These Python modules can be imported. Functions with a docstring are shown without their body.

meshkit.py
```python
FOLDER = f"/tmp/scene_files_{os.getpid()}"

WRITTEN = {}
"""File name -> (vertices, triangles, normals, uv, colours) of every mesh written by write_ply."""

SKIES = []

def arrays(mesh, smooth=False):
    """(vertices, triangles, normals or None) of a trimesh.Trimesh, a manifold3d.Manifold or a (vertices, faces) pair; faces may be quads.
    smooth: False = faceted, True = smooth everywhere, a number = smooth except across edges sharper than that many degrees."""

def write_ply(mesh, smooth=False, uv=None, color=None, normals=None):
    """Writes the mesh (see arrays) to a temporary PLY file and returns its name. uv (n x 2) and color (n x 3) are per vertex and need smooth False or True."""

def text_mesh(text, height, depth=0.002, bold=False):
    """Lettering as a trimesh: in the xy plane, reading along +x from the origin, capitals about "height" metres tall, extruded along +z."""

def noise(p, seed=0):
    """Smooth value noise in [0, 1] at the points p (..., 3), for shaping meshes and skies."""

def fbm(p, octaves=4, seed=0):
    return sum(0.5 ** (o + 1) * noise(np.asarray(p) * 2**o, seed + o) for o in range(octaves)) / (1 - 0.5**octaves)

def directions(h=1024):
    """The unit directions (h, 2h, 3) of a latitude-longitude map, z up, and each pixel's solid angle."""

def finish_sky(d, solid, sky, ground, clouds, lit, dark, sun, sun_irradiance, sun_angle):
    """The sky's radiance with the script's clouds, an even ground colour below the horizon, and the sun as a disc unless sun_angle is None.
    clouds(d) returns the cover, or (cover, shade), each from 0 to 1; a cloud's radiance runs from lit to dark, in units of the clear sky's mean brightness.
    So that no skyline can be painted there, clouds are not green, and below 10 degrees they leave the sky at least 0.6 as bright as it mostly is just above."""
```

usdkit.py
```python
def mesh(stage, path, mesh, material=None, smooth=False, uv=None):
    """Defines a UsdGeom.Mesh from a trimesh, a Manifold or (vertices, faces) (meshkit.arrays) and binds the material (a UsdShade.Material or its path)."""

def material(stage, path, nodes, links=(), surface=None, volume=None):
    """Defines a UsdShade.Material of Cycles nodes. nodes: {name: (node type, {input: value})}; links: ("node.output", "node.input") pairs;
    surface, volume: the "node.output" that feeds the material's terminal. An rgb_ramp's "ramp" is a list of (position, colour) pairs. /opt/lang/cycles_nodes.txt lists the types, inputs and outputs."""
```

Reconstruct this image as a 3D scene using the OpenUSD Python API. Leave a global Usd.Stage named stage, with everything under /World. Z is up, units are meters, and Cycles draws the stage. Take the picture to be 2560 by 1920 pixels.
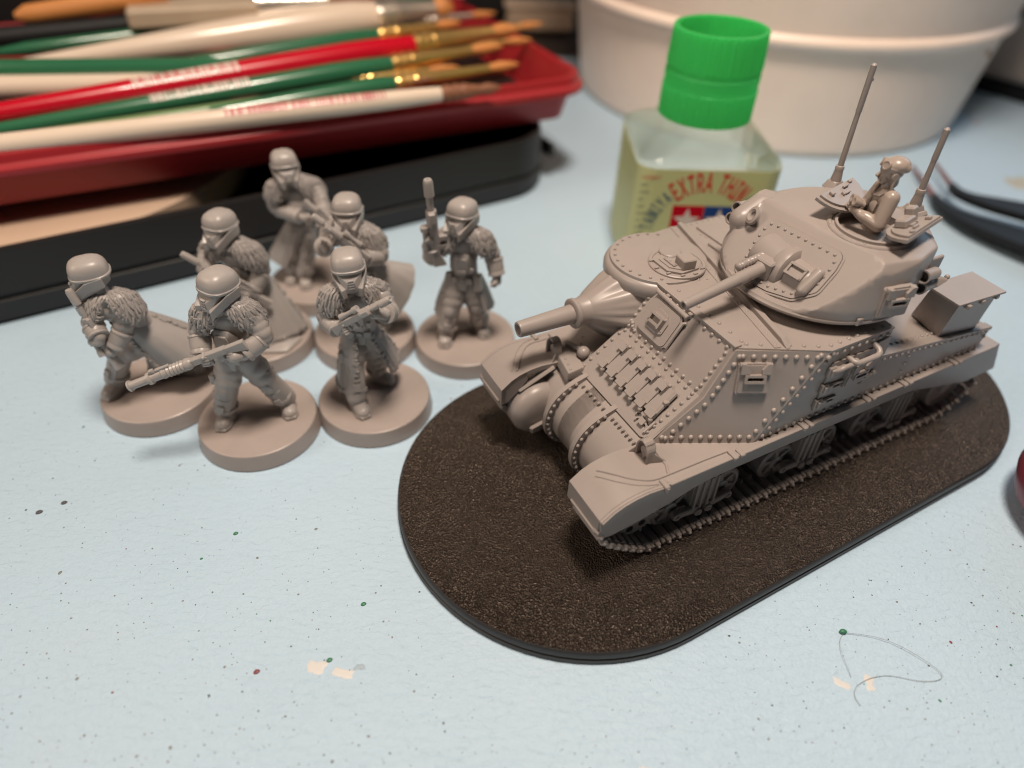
import math, random
import numpy as np, trimesh, manifold3d as m3
from pxr import Usd, UsdGeom, UsdLux, UsdShade, Gf, Sdf, Vt
import usdkit, meshkit
from shapely.geometry import Polygon, Point, LineString
from shapely import affinity

rng = random.Random(7)
nr = np.random.default_rng(7)
stage = Usd.Stage.CreateInMemory()
UsdGeom.SetStageUpAxis(stage, 'Z'); UsdGeom.SetStageMetersPerUnit(stage, 1.0)
UsdGeom.Xform.Define(stage, '/World'); UsdGeom.Scope.Define(stage, '/World/Looks')
MM = 0.001
A = np.array
PI = math.pi

# ------------------------------------------------------------------ camera
CAM_H, PITCH, ROLL = 118.54, math.radians(41.39), math.radians(2.1)
cam = UsdGeom.Camera.Define(stage, '/World/camera')
cp, sp, cr, sr = math.cos(PITCH), math.sin(PITCH), math.cos(ROLL), math.sin(ROLL)
fwd, rgt, upv = A([0, cp, -sp]), A([1., 0, 0]), A([0, sp, cp])
r2_, u2_ = rgt * cr + upv * sr, -rgt * sr + upv * cr
cam.AddTransformOp().Set(Gf.Matrix4d(*r2_, 0, *u2_, 0, *(-fwd), 0, 0, 0, CAM_H * MM, 1))
cam.CreateHorizontalApertureAttr(36.0); cam.CreateVerticalApertureAttr(27.0)
cam.CreateFocalLengthAttr(1690.0 / 2560 * 36)
cam.CreateFStopAttr(7.4); cam.CreateFocusDistanceAttr(0.134)
cam.CreateClippingRangeAttr((0.01, 50.0))
cam.CreateExposureAttr(0.0)

# ------------------------------------------------------------------ light: the hobby lamp over the desk, and a dim room
def area_light(name, kind, pos, target, size, inten, col):
    L = kind.Define(stage, '/World/' + name)
    if kind is UsdLux.DiskLight: L.CreateRadiusAttr(size)
    else: L.CreateWidthAttr(size[0]); L.CreateHeightAttr(size[1])
    L.CreateIntensityAttr(inten); L.CreateColorAttr(Gf.Vec3f(*col))
    p, t = A(pos, float), A(target, float); z = p - t; z /= np.linalg.norm(z); x = np.cross([0, 1., 0] if abs(z[2]) > .9 else [0, 0, 1.], z); x /= np.linalg.norm(x); y = np.cross(z, x)
    L.AddTransformOp().Set(Gf.Matrix4d(*x, 0, *y, 0, *z, 0, *p, 1))
area_light('desk_lamp_light', UsdLux.DiskLight, (0.03, 0.085, 0.50), (0.03, 0.09, 0), 0.055, 92.0, (1.0, 0.84, 0.70))
area_light('screen_glow_light', UsdLux.RectLight, (0.62, 0.62, 0.42), (0.10, 0.22, 0.0), (0.55, 0.35), 1.7, (0.55, 0.78, 1.0))
area_light('room_lamp_light', UsdLux.RectLight, (-0.52, -0.06, 0.52), (0.06, 0.24, 0.02), (0.30, 0.30), 5.6, (1.0, 0.80, 0.64))
dome = UsdLux.DomeLight.Define(stage, '/World/sky')
dm = usdkit.material(stage, '/World/Looks/room_air', {'b': ('background_shader', {'color': (0.80, 0.90, 1.0), 'strength': 0.018})}, surface='b.background')
UsdShade.MaterialBindingAPI.Apply(dome.GetPrim()).Bind(dm)
dome.GetPrim().SetCustomDataByKey('kind', 'structure'); dome.GetPrim().SetCustomDataByKey('label', 'dim indoor room light around the desk'); dome.GetPrim().SetCustomDataByKey('category', 'sky')

# ------------------------------------------------------------------ materials
def mat(name, nodes, links=(), surface='p.BSDF'):
    return usdkit.material(stage, '/World/Looks/' + name, nodes, links, surface=surface)

def plain(name, col, rough=0.5, bump=0.0, scale=900, dist=0.0002, vary=0.0, **kw):
    n = {'p': ('principled_bsdf', {'base_color': col, 'roughness': rough, **kw})}
    l = []
    if bump or vary:
        n['tc'] = ('texture_coordinate', {})
    if bump:
        n['n'] = ('noise_texture', {'scale': scale, 'detail': 3.0, 'roughness': 0.6}); n['b'] = ('bump', {'strength': bump, 'distance': dist})
        l += [('tc.object', 'n.vector'), ('n.fac', 'b.height'), ('b.normal', 'p.normal')]
    if vary:
        n['v'] = ('noise_texture', {'scale': 60.0, 'detail': 5.0, 'roughness': 0.6})
        c = A(col)
        n['r'] = ('rgb_ramp', {'ramp': [(0.3, tuple(c * (1 - vary))), (0.7, tuple(np.minimum(c * (1 + vary), 1)))]})
        l += [('tc.object', 'v.vector'), ('v.fac', 'r.fac'), ('r.color', 'p.base_color')]
    return mat(name, n, l)

M = {}
M['tank'] = plain('tank_grey_plastic', (0.335, 0.290, 0.268), 0.36, bump=0.10, scale=1400, dist=0.0001, vary=0.06, specular_ior_level=0.5)
M['crew'] = plain('crew_plastic', (0.36, 0.295, 0.255), 0.27, bump=0.05, scale=1200, dist=0.0001, vary=0.05)
M['mini'] = plain('miniature_plastic', (0.385, 0.350, 0.330), 0.36, bump=0.06, scale=900, dist=0.0001, vary=0.05, subsurface_weight=0.15, subsurface_scale=0.0006, subsurface_radius=(1, .8, .6))
M['minibase'] = plain('miniature_base_plastic', (0.375, 0.318, 0.290), 0.38, bump=0.15, scale=1800, dist=0.0001, vary=0.06)
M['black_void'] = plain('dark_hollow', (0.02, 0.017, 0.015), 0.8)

def base_mat():
    n = {'tc': ('texture_coordinate', {}),
         'mp': ('mapping', {'scale': (1.0, 0.75, 1.0), 'rotation': (0, 0, 0.5)}),
         'n': ('noise_texture', {'scale': 2300.0, 'detail': 1.0, 'roughness': 0.5}),
         'v': ('voronoi_texture', {'scale': 3100.0}),
         'mul': ('math', {'math_type': 'multiply', 'value2': 1.5}), 'ad': ('math', {'math_type': 'add'}),
         'b': ('bump', {'strength': 0.75, 'distance': 0.00028}),
         'big': ('noise_texture', {'scale': 90.0, 'detail': 3.0}),
         'rr': ('map_range', {'from_min': 0.3, 'from_max': 0.7, 'to_min': 0.36, 'to_max': 0.48}),
         'p': ('principled_bsdf', {'base_color': (0.010, 0.0072, 0.006), 'specular_ior_level': 0.85, 'specular_tint': (1.0, 0.80, 0.66)})}
    return mat('black_printed_plastic', n, [('tc.object', 'mp.vector'), ('mp.vector', 'n.vector'), ('mp.vector', 'v.vector'), ('tc.object', 'big.vector'),
        ('v.distance', 'mul.value1'), ('mul.value', 'ad.value1'), ('n.fac', 'ad.value2'), ('ad.value', 'b.height'), ('b.normal', 'p.normal'), ('big.fac', 'rr.value'), ('rr.result', 'p.roughness')])
M['oval'] = base_mat()
M['ovalside'] = plain('black_printed_side', (0.022, 0.017, 0.016), 0.5, bump=0.2, scale=700)

def matte_mat():
    n = {'tc': ('texture_coordinate', {}),
         'mp': ('mapping', {'scale': (0.75, 1.6, 1.0), 'rotation': (0, 0, -0.35)}),
         'n': ('noise_texture', {'scale': 520.0, 'detail': 3.0, 'roughness': 0.55, 'distortion': 0.7}),
         'n2': ('noise_texture', {'scale': 1500.0, 'detail': 2.0}),
         'm2': ('math', {'math_type': 'multiply', 'value2': 0.35}), 'ad': ('math', {'math_type': 'add'}),
         'b': ('bump', {'strength': 0.85, 'distance': 0.00045}),
         'st': ('noise_texture', {'scale': 14.0, 'detail': 6.0, 'roughness': 0.65}),
         'r': ('rgb_ramp', {'ramp': [(0.25, (0.445, 0.59, 0.71)), (0.55, (0.475, 0.625, 0.75)), (0.75, (0.49, 0.625, 0.73))]}),
         'p': ('principled_bsdf', {'roughness': 0.55, 'specular_ior_level': 0.35})}
    return mat('pale_blue_mat_vinyl', n, [('tc.object', 'mp.vector'), ('mp.vector', 'n.vector'), ('tc.object', 'n2.vector'), ('n2.fac', 'm2.value1'), ('m2.value', 'ad.value1'), ('n.fac', 'ad.value2'),
        ('ad.value', 'b.height'), ('b.normal', 'p.normal'), ('tc.object', 'st.vector'), ('st.fac', 'r.fac'), ('r.color', 'p.base_color')])
M['mat'] = matte_mat()
M['tub'] = plain('cream_tub_plastic', (0.93, 0.775, 0.67), 0.4, vary=0.03)
M['red'] = plain('red_tray_plastic', (0.36, 0.018, 0.024), 0.38, bump=0.05, scale=300)
M['redred'] = plain('red_paint_gloss', (0.55, 0.004, 0.02), 0.25, coat_weight=0.5)
M['dkred'] = plain('dull_red_paint', (0.36, 0.035, 0.03), 0.3)
M['maroon'] = plain('maroon_plastic', (0.21, 0.035, 0.055), 0.45)
M['green'] = plain('green_paint_gloss', (0.03, 0.155, 0.075), 0.22, coat_weight=0.6)
M['palegreen'] = plain('pale_green_paint', (0.16, 0.26, 0.11), 0.3)
M['cream'] = plain('white_lacquer', (0.80, 0.66, 0.53), 0.25, coat_weight=0.3)
M['beige'] = plain('beige_wood', (0.50, 0.40, 0.29), 0.5, vary=0.06)
M['gold'] = plain('brass_ferrule', (0.95, 0.62, 0.22), 0.26, metallic=0.85)
M['silver'] = plain('nickel_ferrule', (0.88, 0.80, 0.70), 0.24, metallic=0.85)
M['bristle'] = plain('orange_bristle', (0.62, 0.25, 0.07), 0.6, bump=0.4, scale=900)
M['bristleb'] = plain('brown_bristle', (0.25, 0.10, 0.05), 0.6, bump=0.4, scale=900)
M['case'] = plain('black_case_plastic', (0.012, 0.011, 0.011), 0.5, bump=0.1, scale=800)
M['darkbrown'] = plain('dark_brown_case', (0.03, 0.012, 0.012), 0.5)
M['tan'] = plain('tan_card', (0.60, 0.44, 0.32), 0.6, vary=0.05)
M['blacksteel'] = plain('black_steel', (0.010, 0.010, 0.011), 0.55, specular_ior_level=0.3)
M['redtip'] = plain('worn_red_coating', (0.20, 0.06, 0.05), 0.45, vary=0.3)
M['greybox'] = plain('warm_grey_plastic', (0.42, 0.35, 0.31), 0.4)
M['white_ink'] = plain('white_ink', (0.72, 0.62, 0.55), 0.5)
M['red_ink'] = plain('red_ink', (0.62, 0.045, 0.03), 0.5)
M['pink_ink'] = plain('pink_ink', (0.50, 0.10, 0.12), 0.5)
M['blue_ink'] = plain('blue_ink', (0.01, 0.055, 0.22), 0.5)
M['navy_ink'] = plain('navy_ink', (0.02, 0.09, 0.19), 0.5)
M['dark_ink'] = plain('dark_ink', (0.10, 0.13, 0.08), 0.5)
M['label'] = mat('yellow_green_label', {'d': ('principled_bsdf', {'base_color': (0.74, 0.755, 0.40), 'roughness': 0.45}), 't': ('translucent_bsdf', {'color': (0.74, 0.78, 0.44)}), 'm': ('mix_closure', {'fac': 0.3})}, [('d.BSDF', 'm.closure1'), ('t.BSDF', 'm.closure2')], surface='m.closure')
M['white_paint'] = plain('cream_white_paint', (0.66, 0.65, 0.63), 0.5, vary=0.03)
M['grey_smear'] = plain('grey_blue_smear', (0.36, 0.46, 0.54), 0.5)
M['tan_smear'] = plain('tan_stain', (0.46, 0.44, 0.36), 0.5)
M['pink_smear'] = plain('pink_stain', (0.48, 0.28, 0.33), 0.5)
M['speck_dark'] = plain('dark_speck', (0.085, 0.085, 0.09), 0.5)
M['speck_grey'] = plain('grey_speck', (0.22, 0.22, 0.22), 0.5)
M['speck_green'] = plain('green_speck', (0.04, 0.19, 0.10), 0.45)
M['speck_red'] = plain('red_speck', (0.22, 0.05, 0.06), 0.45)
M['fibre'] = plain('hair_fibre', (0.30, 0.28, 0.26), 0.5)
M['palefibre'] = plain('pale_fibre', (0.55, 0.5, 0.45), 0.5)
M['cap'] = mat('green_translucent_plastic', {
    'd': ('principled_bsdf', {'base_color': (0.13, 0.68, 0.25), 'roughness': 0.38, 'specular_ior_level': 0.4}),
    't': ('translucent_bsdf', {'color': (0.22, 0.95, 0.42)}), 'm': ('mix_closure', {'fac': 0.66})},
    [('d.BSDF', 'm.closure1'), ('t.BSDF', 'm.closure2')], surface='m.closure')
M['glass'] = mat('bottle_glass', {'tr': ('transparent_bsdf', {'color': (0.95, 0.94, 0.86)}), 'g': ('glass_bsdf', {'color': (0.97, 0.965, 0.90), 'roughness': 0.02, 'IOR': 1.42}), 'm': ('mix_closure', {'fac': 0.55})},
    [('tr.BSDF', 'm.closure1'), ('g.BSDF', 'm.closure2')], surface='m.closure')

# ------------------------------------------------------------------ mesh helpers (millimetres)
def T(v, f): return trimesh.Trimesh(np.asarray(v, float), np.asarray(f, int), process=False)
def cat(*ms):
    ms = [m for m in (list(ms[0]) if len(ms) == 1 and isinstance(ms[0], (list, tuple)) else ms)]
    return trimesh.util.concatenate([tm(m) for m in ms])
def tm(m):
    if hasattr(m, 'to_mesh'):
        q = m.to_mesh(); return T(q.vert_properties[:, :3], q.tri_verts)
    return m
def hull(pts): return m3.Manifold.hull_points(np.asarray(pts, float))
OCT = A([[1, 0, 0], [-1, 0, 0], [0, 1, 0], [0, -1, 0], [0, 0, 1], [0, 0, -1.]])
def rh(pts, b):
    """hull of the points, its corners cut by b"""
    p = np.asarray(pts, float); return hull((p[:, None, :] + OCT[None] * b).reshape(-1, 3))
def box(x0, x1, y0, y1, z0, z1, b=0.12):
    b = min(b, abs(x1 - x0) * .45, abs(y1 - y0) * .45, abs(z1 - z0) * .45)
    return rh([(x, y, z) for x in (x0 + b, x1 - b) for y in (y0 + b, y1 - b) for z in (z0 + b, z1 - b)], b)
def frame(d):
    d = np.asarray(d, float); d = d / np.linalg.norm(d)
    a = np.cross(d, [0, 0, 1.]) if abs(d[2]) < .95 else np.cross(d, [0, 1., 0]); a /= np.linalg.norm(a)
    return a, np.cross(d, a), d
def loft(rings, cap=True, closed=True):
    """rings: list of (n,3) arrays"""
    R = [np.asarray(r, float) for r in rings]; n = len(R[0]); v = np.vstack(R); f = []
    for i in range(len(R) - 1):
        for j in range(n if closed else n - 1):
            a, b = i * n + j, i * n + (j + 1) % n; f += [(a, b, b + n), (a, b + n, a + n)]
    if cap:
        for base, rev in ((0, True), ((len(R) - 1) * n, False)):
            c = len(v); v = np.vstack([v, R[0 if rev else -1].mean(0)])
            for j in range(n):
                a, b = base + j, base + (j + 1) % n; f.append((b, a, c) if rev else (a, b, c))
    return T(v, f)
def ring(c, d, r, n=24, ph=0, r2=None):
    a, b, _ = frame(d); t = np.arange(n) * 2 * PI / n + ph
    return np.asarray(c, float) + r * np.cos(t)[:, None] * a + (r2 or r) * np.sin(t)[:, None] * b
def cyl(p0, p1, r0, r1=None, n=20, ch=0.0):
    p0, p1 = A(p0, float), A(p1, float); r1 = r0 if r1 is None else r1; d = p1 - p0; L = np.linalg.norm(d); u = d / L
    if ch: rs = [(0, r0 - ch), (ch, r0), (L - ch, r1), (L, r1 - ch)]
    else: rs = [(0, r0), (L, r1)]
    return loft([ring(p0 + u * s, d, max(r, 1e-3), n) for s, r in rs])
def turn(p0, d, prof, n=28):
    """profile [(along, radius)] about the axis d at p0"""
    p0 = A(p0, float); u = frame(d)[2]; return loft([ring(p0 + u * s, d, max(r, 1e-3), n) for s, r in prof])
def tube(path, r, n=8, cap=True):
    P = np.asarray(path, float); k = len(P); rs = np.broadcast_to(np.asarray(r, float), (k,)); tg = np.gradient(P, axis=0); tg /= np.linalg.norm(tg, axis=1)[:, None]
    a = frame(tg[0])[0]; out = []
    for i in range(k):
        a = a - tg[i] * (a @ tg[i]); a /= np.linalg.norm(a); b = np.cross(tg[i], a); t = np.arange(n) * 2 * PI / n
        out.append(P[i] + rs[i] * (np.cos(t)[:, None] * a + np.sin(t)[:, None] * b))
    return loft(out, cap)
def smoothpath(pts, n=24):
    from scipy.interpolate import CubicSpline
    P = np.asarray(pts, float); t = np.r_[0, np.cumsum(np.linalg.norm(np.diff(P, axis=0), axis=1))]
    return CubicSpline(t, P)(np.linspace(0, t[-1], n))
def ball(c, r, s=(1, 1, 1), sub=2):
    m = trimesh.creation.icosphere(sub, 1.0); return T(m.vertices * A(s) * r + A(c, float), m.faces)
def prism(poly, a0, a1, axis='z'):
    """polygon extruded from a0 to a1 along an axis; axis y: polygon in (x,z); axis x: polygon in (y,z)"""
    m = trimesh.creation.extrude_polygon(poly if hasattr(poly, 'exterior') else Polygon(poly), a1 - a0, engine='earcut'); v = np.array(m.vertices); v[:, 2] += a0
    if axis == 'y': return T(np.c_[v[:, 0], v[:, 2], v[:, 1]], m.faces[:, ::-1])
    if axis == 'x': return T(np.c_[v[:, 2], v[:, 0], v[:, 1]], m.faces)
    return T(v, m.faces)
def xf(m, R=None, t=(0, 0, 0)):
    m = tm(m); v = np.array(m.vertices)
    if R is not None: v = v @ np.asarray(R).T
    return T(v + A(t, float), m.faces if R is None or np.linalg.det(R) > 0 else m.faces[:, ::-1])
def flipy(m): return xf(m, np.diag([1., -1, 1]))
def Rz(a): c, s = math.cos(a), math.sin(a); return A([[c, -s, 0], [s, c, 0], [0, 0, 1.]])
def Ry(a): c, s = math.cos(a), math.sin(a); return A([[c, 0, s], [0, 1., 0], [-s, 0, c]])
def Rx(a): c, s = math.cos(a), math.sin(a); return A([[1., 0, 0], [0, c, -s], [0, s, c]])
HEMI = [(0, 1.0), (0.55, 0.85), (0.9, 0.45)]
def rivet(p, nrm, r=0.42, h=None, n=8):
    r *= 1.12; p = A(p, float); u = frame(nrm)[2]; h = h or r * .9
    m = [ring(p + u * (h * s - .04), nrm, r * k, n) for s, k in HEMI]; L = loft(m, cap=False)
    v = np.vstack([L.vertices, p + u * h * 1.02]); k = len(v) - 1; b = 2 * n
    return T(v, np.vstack([L.faces, [(b + j, b + (j + 1) % n, k) for j in range(n)]]))
def along(a, b, n, ends=True):
    return [A(a, float) + (A(b, float) - A(a, float)) * t for t in (np.linspace(0, 1, n) if ends else (np.arange(n) + .5) / n)]

# ------------------------------------------------------------------ scene helpers
USED = {}
def numbered(parent, name):
    k = (parent, name); i = USED.get(k, -1) + 1; USED[k] = i
    return f'{parent}/{name}' if i == 0 else f'{parent}/{name}_{i:03d}'
def tag(prim, label=None, cat_=None, group=None, kind=None):
    for k, v in (('label', label), ('category', cat_), ('group', group), ('kind', kind)):
        if v: prim.SetCustomDataByKey(k, v)
    return prim
def thing(name, label, cat_, loc=(0, 0, 0), rot=0, group=None, kind=None):
    x = UsdGeom.Xform.Define(stage, numbered('/World', name)); x.AddTranslateOp().Set(Gf.Vec3d(*[c * MM for c in loc])); x.AddRotateZOp().Set(math.degrees(rot))
    return tag(x.GetPrim(), label, cat_, group, kind)
def obj(name, mesh, m, parent=None, smooth=32, label=None, kind=None, at=None):
    p = '/World' if parent is None else str(parent.GetPath()); path = numbered(p, name)
    g = tm(mesh); g = T(np.array(g.vertices) * MM, g.faces)
    u = usdkit.mesh(stage, path, g, M[m], smooth=smooth)
    if at is not None: u.AddTranslateOp().Set(Gf.Vec3d(*[c * MM for c in at]))
    if label or kind: tag(u.GetPrim(), label, None, None, kind)
    return u.GetPrim()
def top(name, mesh, m, label, cat_, group=None, kind=None, smooth=32, loc=(0, 0, 0)):
    p = obj(name, mesh, m, None, smooth, at=loc); return tag(p, label, cat_, group, kind)

# ================================================================== the setting: the pale blue mat
def sheet(x0, x1, y0, y1, z, nx=2, ny=2):
    xs, ys = np.linspace(x0, x1, nx), np.linspace(y0, y1, ny); X, Y = np.meshgrid(xs, ys); v = np.c_[X.ravel(), Y.ravel(), np.full(X.size, z)]
    f = [(j * nx + i, j * nx + i + 1, (j + 1) * nx + i + 1, (j + 1) * nx + i) for j in range(ny - 1) for i in range(nx - 1)]
    f = A(f); return T(v, np.vstack([f[:, [0, 1, 2]], f[:, [0, 2, 3]]]))
cm = prism(Polygon([(-420, -160), (430, -160), (430, 420), (-420, 420)]).buffer(8), -2.0, 0.0)
tag(obj('desk_mat', cm, 'mat', None, 25), 'pale blue textured vinyl desk mat spattered with paint specks', 'desk mat', None, 'structure')
M['desk'] = plain('dark_desk_wood', (0.045, 0.032, 0.026), 0.5, vary=0.2)
tag(obj('desk', box(-900, 900, -400, 1100, -30, -2.2, 1), 'desk', None, 25), 'dark desk top under and behind the mat', 'desk', None, 'structure')
M['wall'] = plain('dim_room_wall', (0.035, 0.026, 0.024), 0.8)
tag(obj('back_wall', box(-900, 900, 1100, 1120, -30, 900, 1), 'wall', None, 25), 'dim wall behind the desk', 'wall', None, 'structure')

# ================================================================== paint specks and smears
def speck(x, y, r, h=0.12, n=9, el=1.0, ang=0):
    t = np.arange(n) * 2 * PI / n; c, s = math.cos(ang), math.sin(ang)
    def rg(k, z):
        X, Y = r * k * np.cos(t) * el, r * k * np.sin(t); return np.c_[x + c * X - s * Y, y + s * X + c * Y, np.full(n, z)]
    return loft([rg(1.0, -.02), rg(.8, h * .7), rg(.35, h)], cap=True)
def clear(x, y):
    if y > 150 or abs(x) > 150: return rng.random() < .25
    dx, dy = x - 52.3, y - 119.4; u, v = dx * .866 + dy * .5, -dx * .5 + dy * .866
    if abs(v) < 40.5 and abs(u) < 83: return False
    return all(math.hypot(x - bx, y - by) > 15 for bx, by in ((-87.8, 124.3), (-60.4, 114.8), (-69.5, 147.5), (-61, 175), (-41.5, 150.2), (-34.1, 123.6), (-13.4, 149.5)))
sp = thing('paint_specks', 'tiny dark, green and red paint specks scattered over the pale blue mat', 'paint specks', kind='stuff')
bags = {'speck_dark': [], 'speck_grey': [], 'speck_green': [], 'speck_red': []}
for i in range(1250):
    y = 38 + 95 * rng.random() ** 1.25; x = rng.uniform(-1, 1) * (80 + (y - 38) * .75)
    if not clear(x, y): continue
    k = rng.choices(list(bags), [5, 6, 2.0, 1.0])[0]
    r = min(0.075 + 0.075 * rng.expovariate(1.7), .34) * (1.12 if k == 'speck_grey' else .9)
    bags[k].append(speck(x, y, r, .05 + r * .15, 7, rng.uniform(1, 1.5), rng.uniform(0, 3)))
for k, v in bags.items(): obj('speck', cat(v), k, sp, 40, kind='stuff')
for x, y, r, m_, lb in ((-99.7, 87.6, .55, 'speck_dark', 'black oval paint droplet at the far left edge of the mat, nearer the corner'), (-95.8, 90.3, .5, 'speck_dark', 'black oval paint droplet at the left of the mat, farther from the camera'),
        (-43.3, 55.0, .45, 'speck_red', 'dark brown paint droplet on the mat left of the white paint dabs'), (-31.0, 57.6, .45, 'speck_green', 'dark green paint droplet beside the two white dabs'),
        (-27.0, 68.9, .42, 'speck_green', 'bright green paint droplet on the mat left of the black oval base'), (-56.6, 84.0, .4, 'speck_green', 'green paint droplet in front of the helmeted figurines')):
    top('paint_droplet', speck(0, 0, r, .3, 14, 1.35, .5), m_, lb, 'paint droplet', loc=(x, y, 0))
def smear(pts, h=.05):
    """dried paint: a soft-edged film, thin at its wavering rim and thicker inside"""
    c = np.mean(pts, 0); e = affinity.scale(Polygon(pts), .85, .85).buffer(.22, 6).exterior; n = 64; out = A([e.interpolate(k / n, normalized=True).coords[0] for k in range(n)]); k0 = abs(pts[0][0] * 3.1)
    w_ = 1 + .10 * np.sin(np.arange(n) * 2 * PI * 3 / n + k0) + .06 * np.sin(np.arange(n) * 2 * PI * 7 / n + 2 * k0) + nr.normal(0, .015, n); out = out * w_[:, None]
    return loft([np.c_[out * s_, np.full(n, z)] for s_, z in ((1, .004), (.97, .02), (.85, h), (.55, h * 1.5), (.2, h * 1.2))])
for pts, m_, lb in (([(-34.7, 55.4), (-31.6, 55.0), (-31.2, 57.2), (-34.4, 57.4)], 'white_paint', 'rounded cream white paint dab, left one of a pair on the mat'),
        ([(-29.9, 54.9), (-26.2, 54.4), (-26.0, 55.6), (-27.5, 55.8), (-29.7, 56.3)], 'white_paint', 'oblong cream white paint dab, right one of a pair on the mat'),
        ([(59.5, 57.0), (61.9, 55.6), (62.3, 56.6), (61, 57.2), (59.8, 57.9)], 'white_paint', 'leaf shaped cream white paint smear under the hair loop'),
        ([(65.2, 55.9), (66.6, 55.5), (66.2, 56.8), (67.2, 58.2), (65.8, 58.6), (65.2, 57.6), (65.7, 57.0)], 'white_paint', 'ragged cream white paint smear at the end of the hair'),
        ([(22.6, 40.6), (24.6, 40.5), (24.7, 41.5), (23, 41.6)], 'white_paint', 'white paint smear cut by the bottom edge of the picture'),
        ([(-26.4, 56.1), (-24.4, 56.3), (-24.6, 57.0), (-26.0, 56.8)], 'grey_smear', 'thin grey blue smear to the right of the white paint dabs'),
        ([(203, 268), (212, 266), (219, 272), (214, 281), (205, 279)], 'tan_smear', 'round tan stain on the mat beyond the tweezers'),
        ([(224.5, 342), (227.5, 343), (228.6, 347), (226, 346)], 'pink_smear', 'small pink stain on the mat beside the tub')):
    c = np.mean(pts, 0); top('paint_smear', smear([(a - c[0], b - c[1]) for a, b in pts]), m_, lb, 'paint smear', loc=(c[0], c[1], 0))
hp = smoothpath([(64.8, 66.4, .35), (70.5, 65.6, .5), (77.2, 61.8, .5), (79.6, 58.6, .35), (76, 57.6, .3), (70.2, 58.4, .25), (65.6, 57.5, .25), (62.6, 55.3, .2), (62.8, 52.8, .2)], 60)
top('hair', tube(hp, .04, 6), 'fibre', 'long dark hair curled in a loop on the mat', 'hair')
top('hair', tube(smoothpath([(64.4, 66.2, .3), (62.9, 64, .5), (62.7, 61, .5), (62.9, 57.8, .2)], 30), .032, 6), 'fibre', 'short straight hair hanging from the green seed', 'hair')
top('seed', ball((0, 0, 0), .55, (1.3, .9, .7)), 'speck_green', 'small dark green seed caught on the end of a hair', 'seed', loc=(64.4, 66.6, .5))

# ================================================================== white tub
tub = thing('plastic_tub', 'large round cream white plastic tub standing behind the bottle', 'tub', (127.6, 388, 0))
prof = [(0, 96), (0, 99), (1.5, 100.8), (4, 101.3), (40, 106.0), (44.6, 106.7), (45.2, 108.6), (46.2, 109.6), (47.6, 109.8), (49.0, 108.9), (50.0, 107.6), (56, 108.6), (110, 118), (152, 124), (153, 122.5), (150, 120.5), (52, 105.0), (6, 98), (5, 2)]
prof = [(z, r * .955) for z, r in prof]
obj('wall', turn((0, 0, 0), (0, 0, 1), prof, 96), 'tub', tub, 40)
for a, z, s_ in ((-.80, 39.0, (.8, 2.2, 1.6)), (-.74, 66, (.6, .8, 5))): obj('stain', ball(((101 + z * .13) * .955 * math.cos(a), (101 + z * .13) * .955 * math.sin(a), z), 1.0, s_), 'tan', tub, label='faint brown stain drop on the tub wall')

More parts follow.
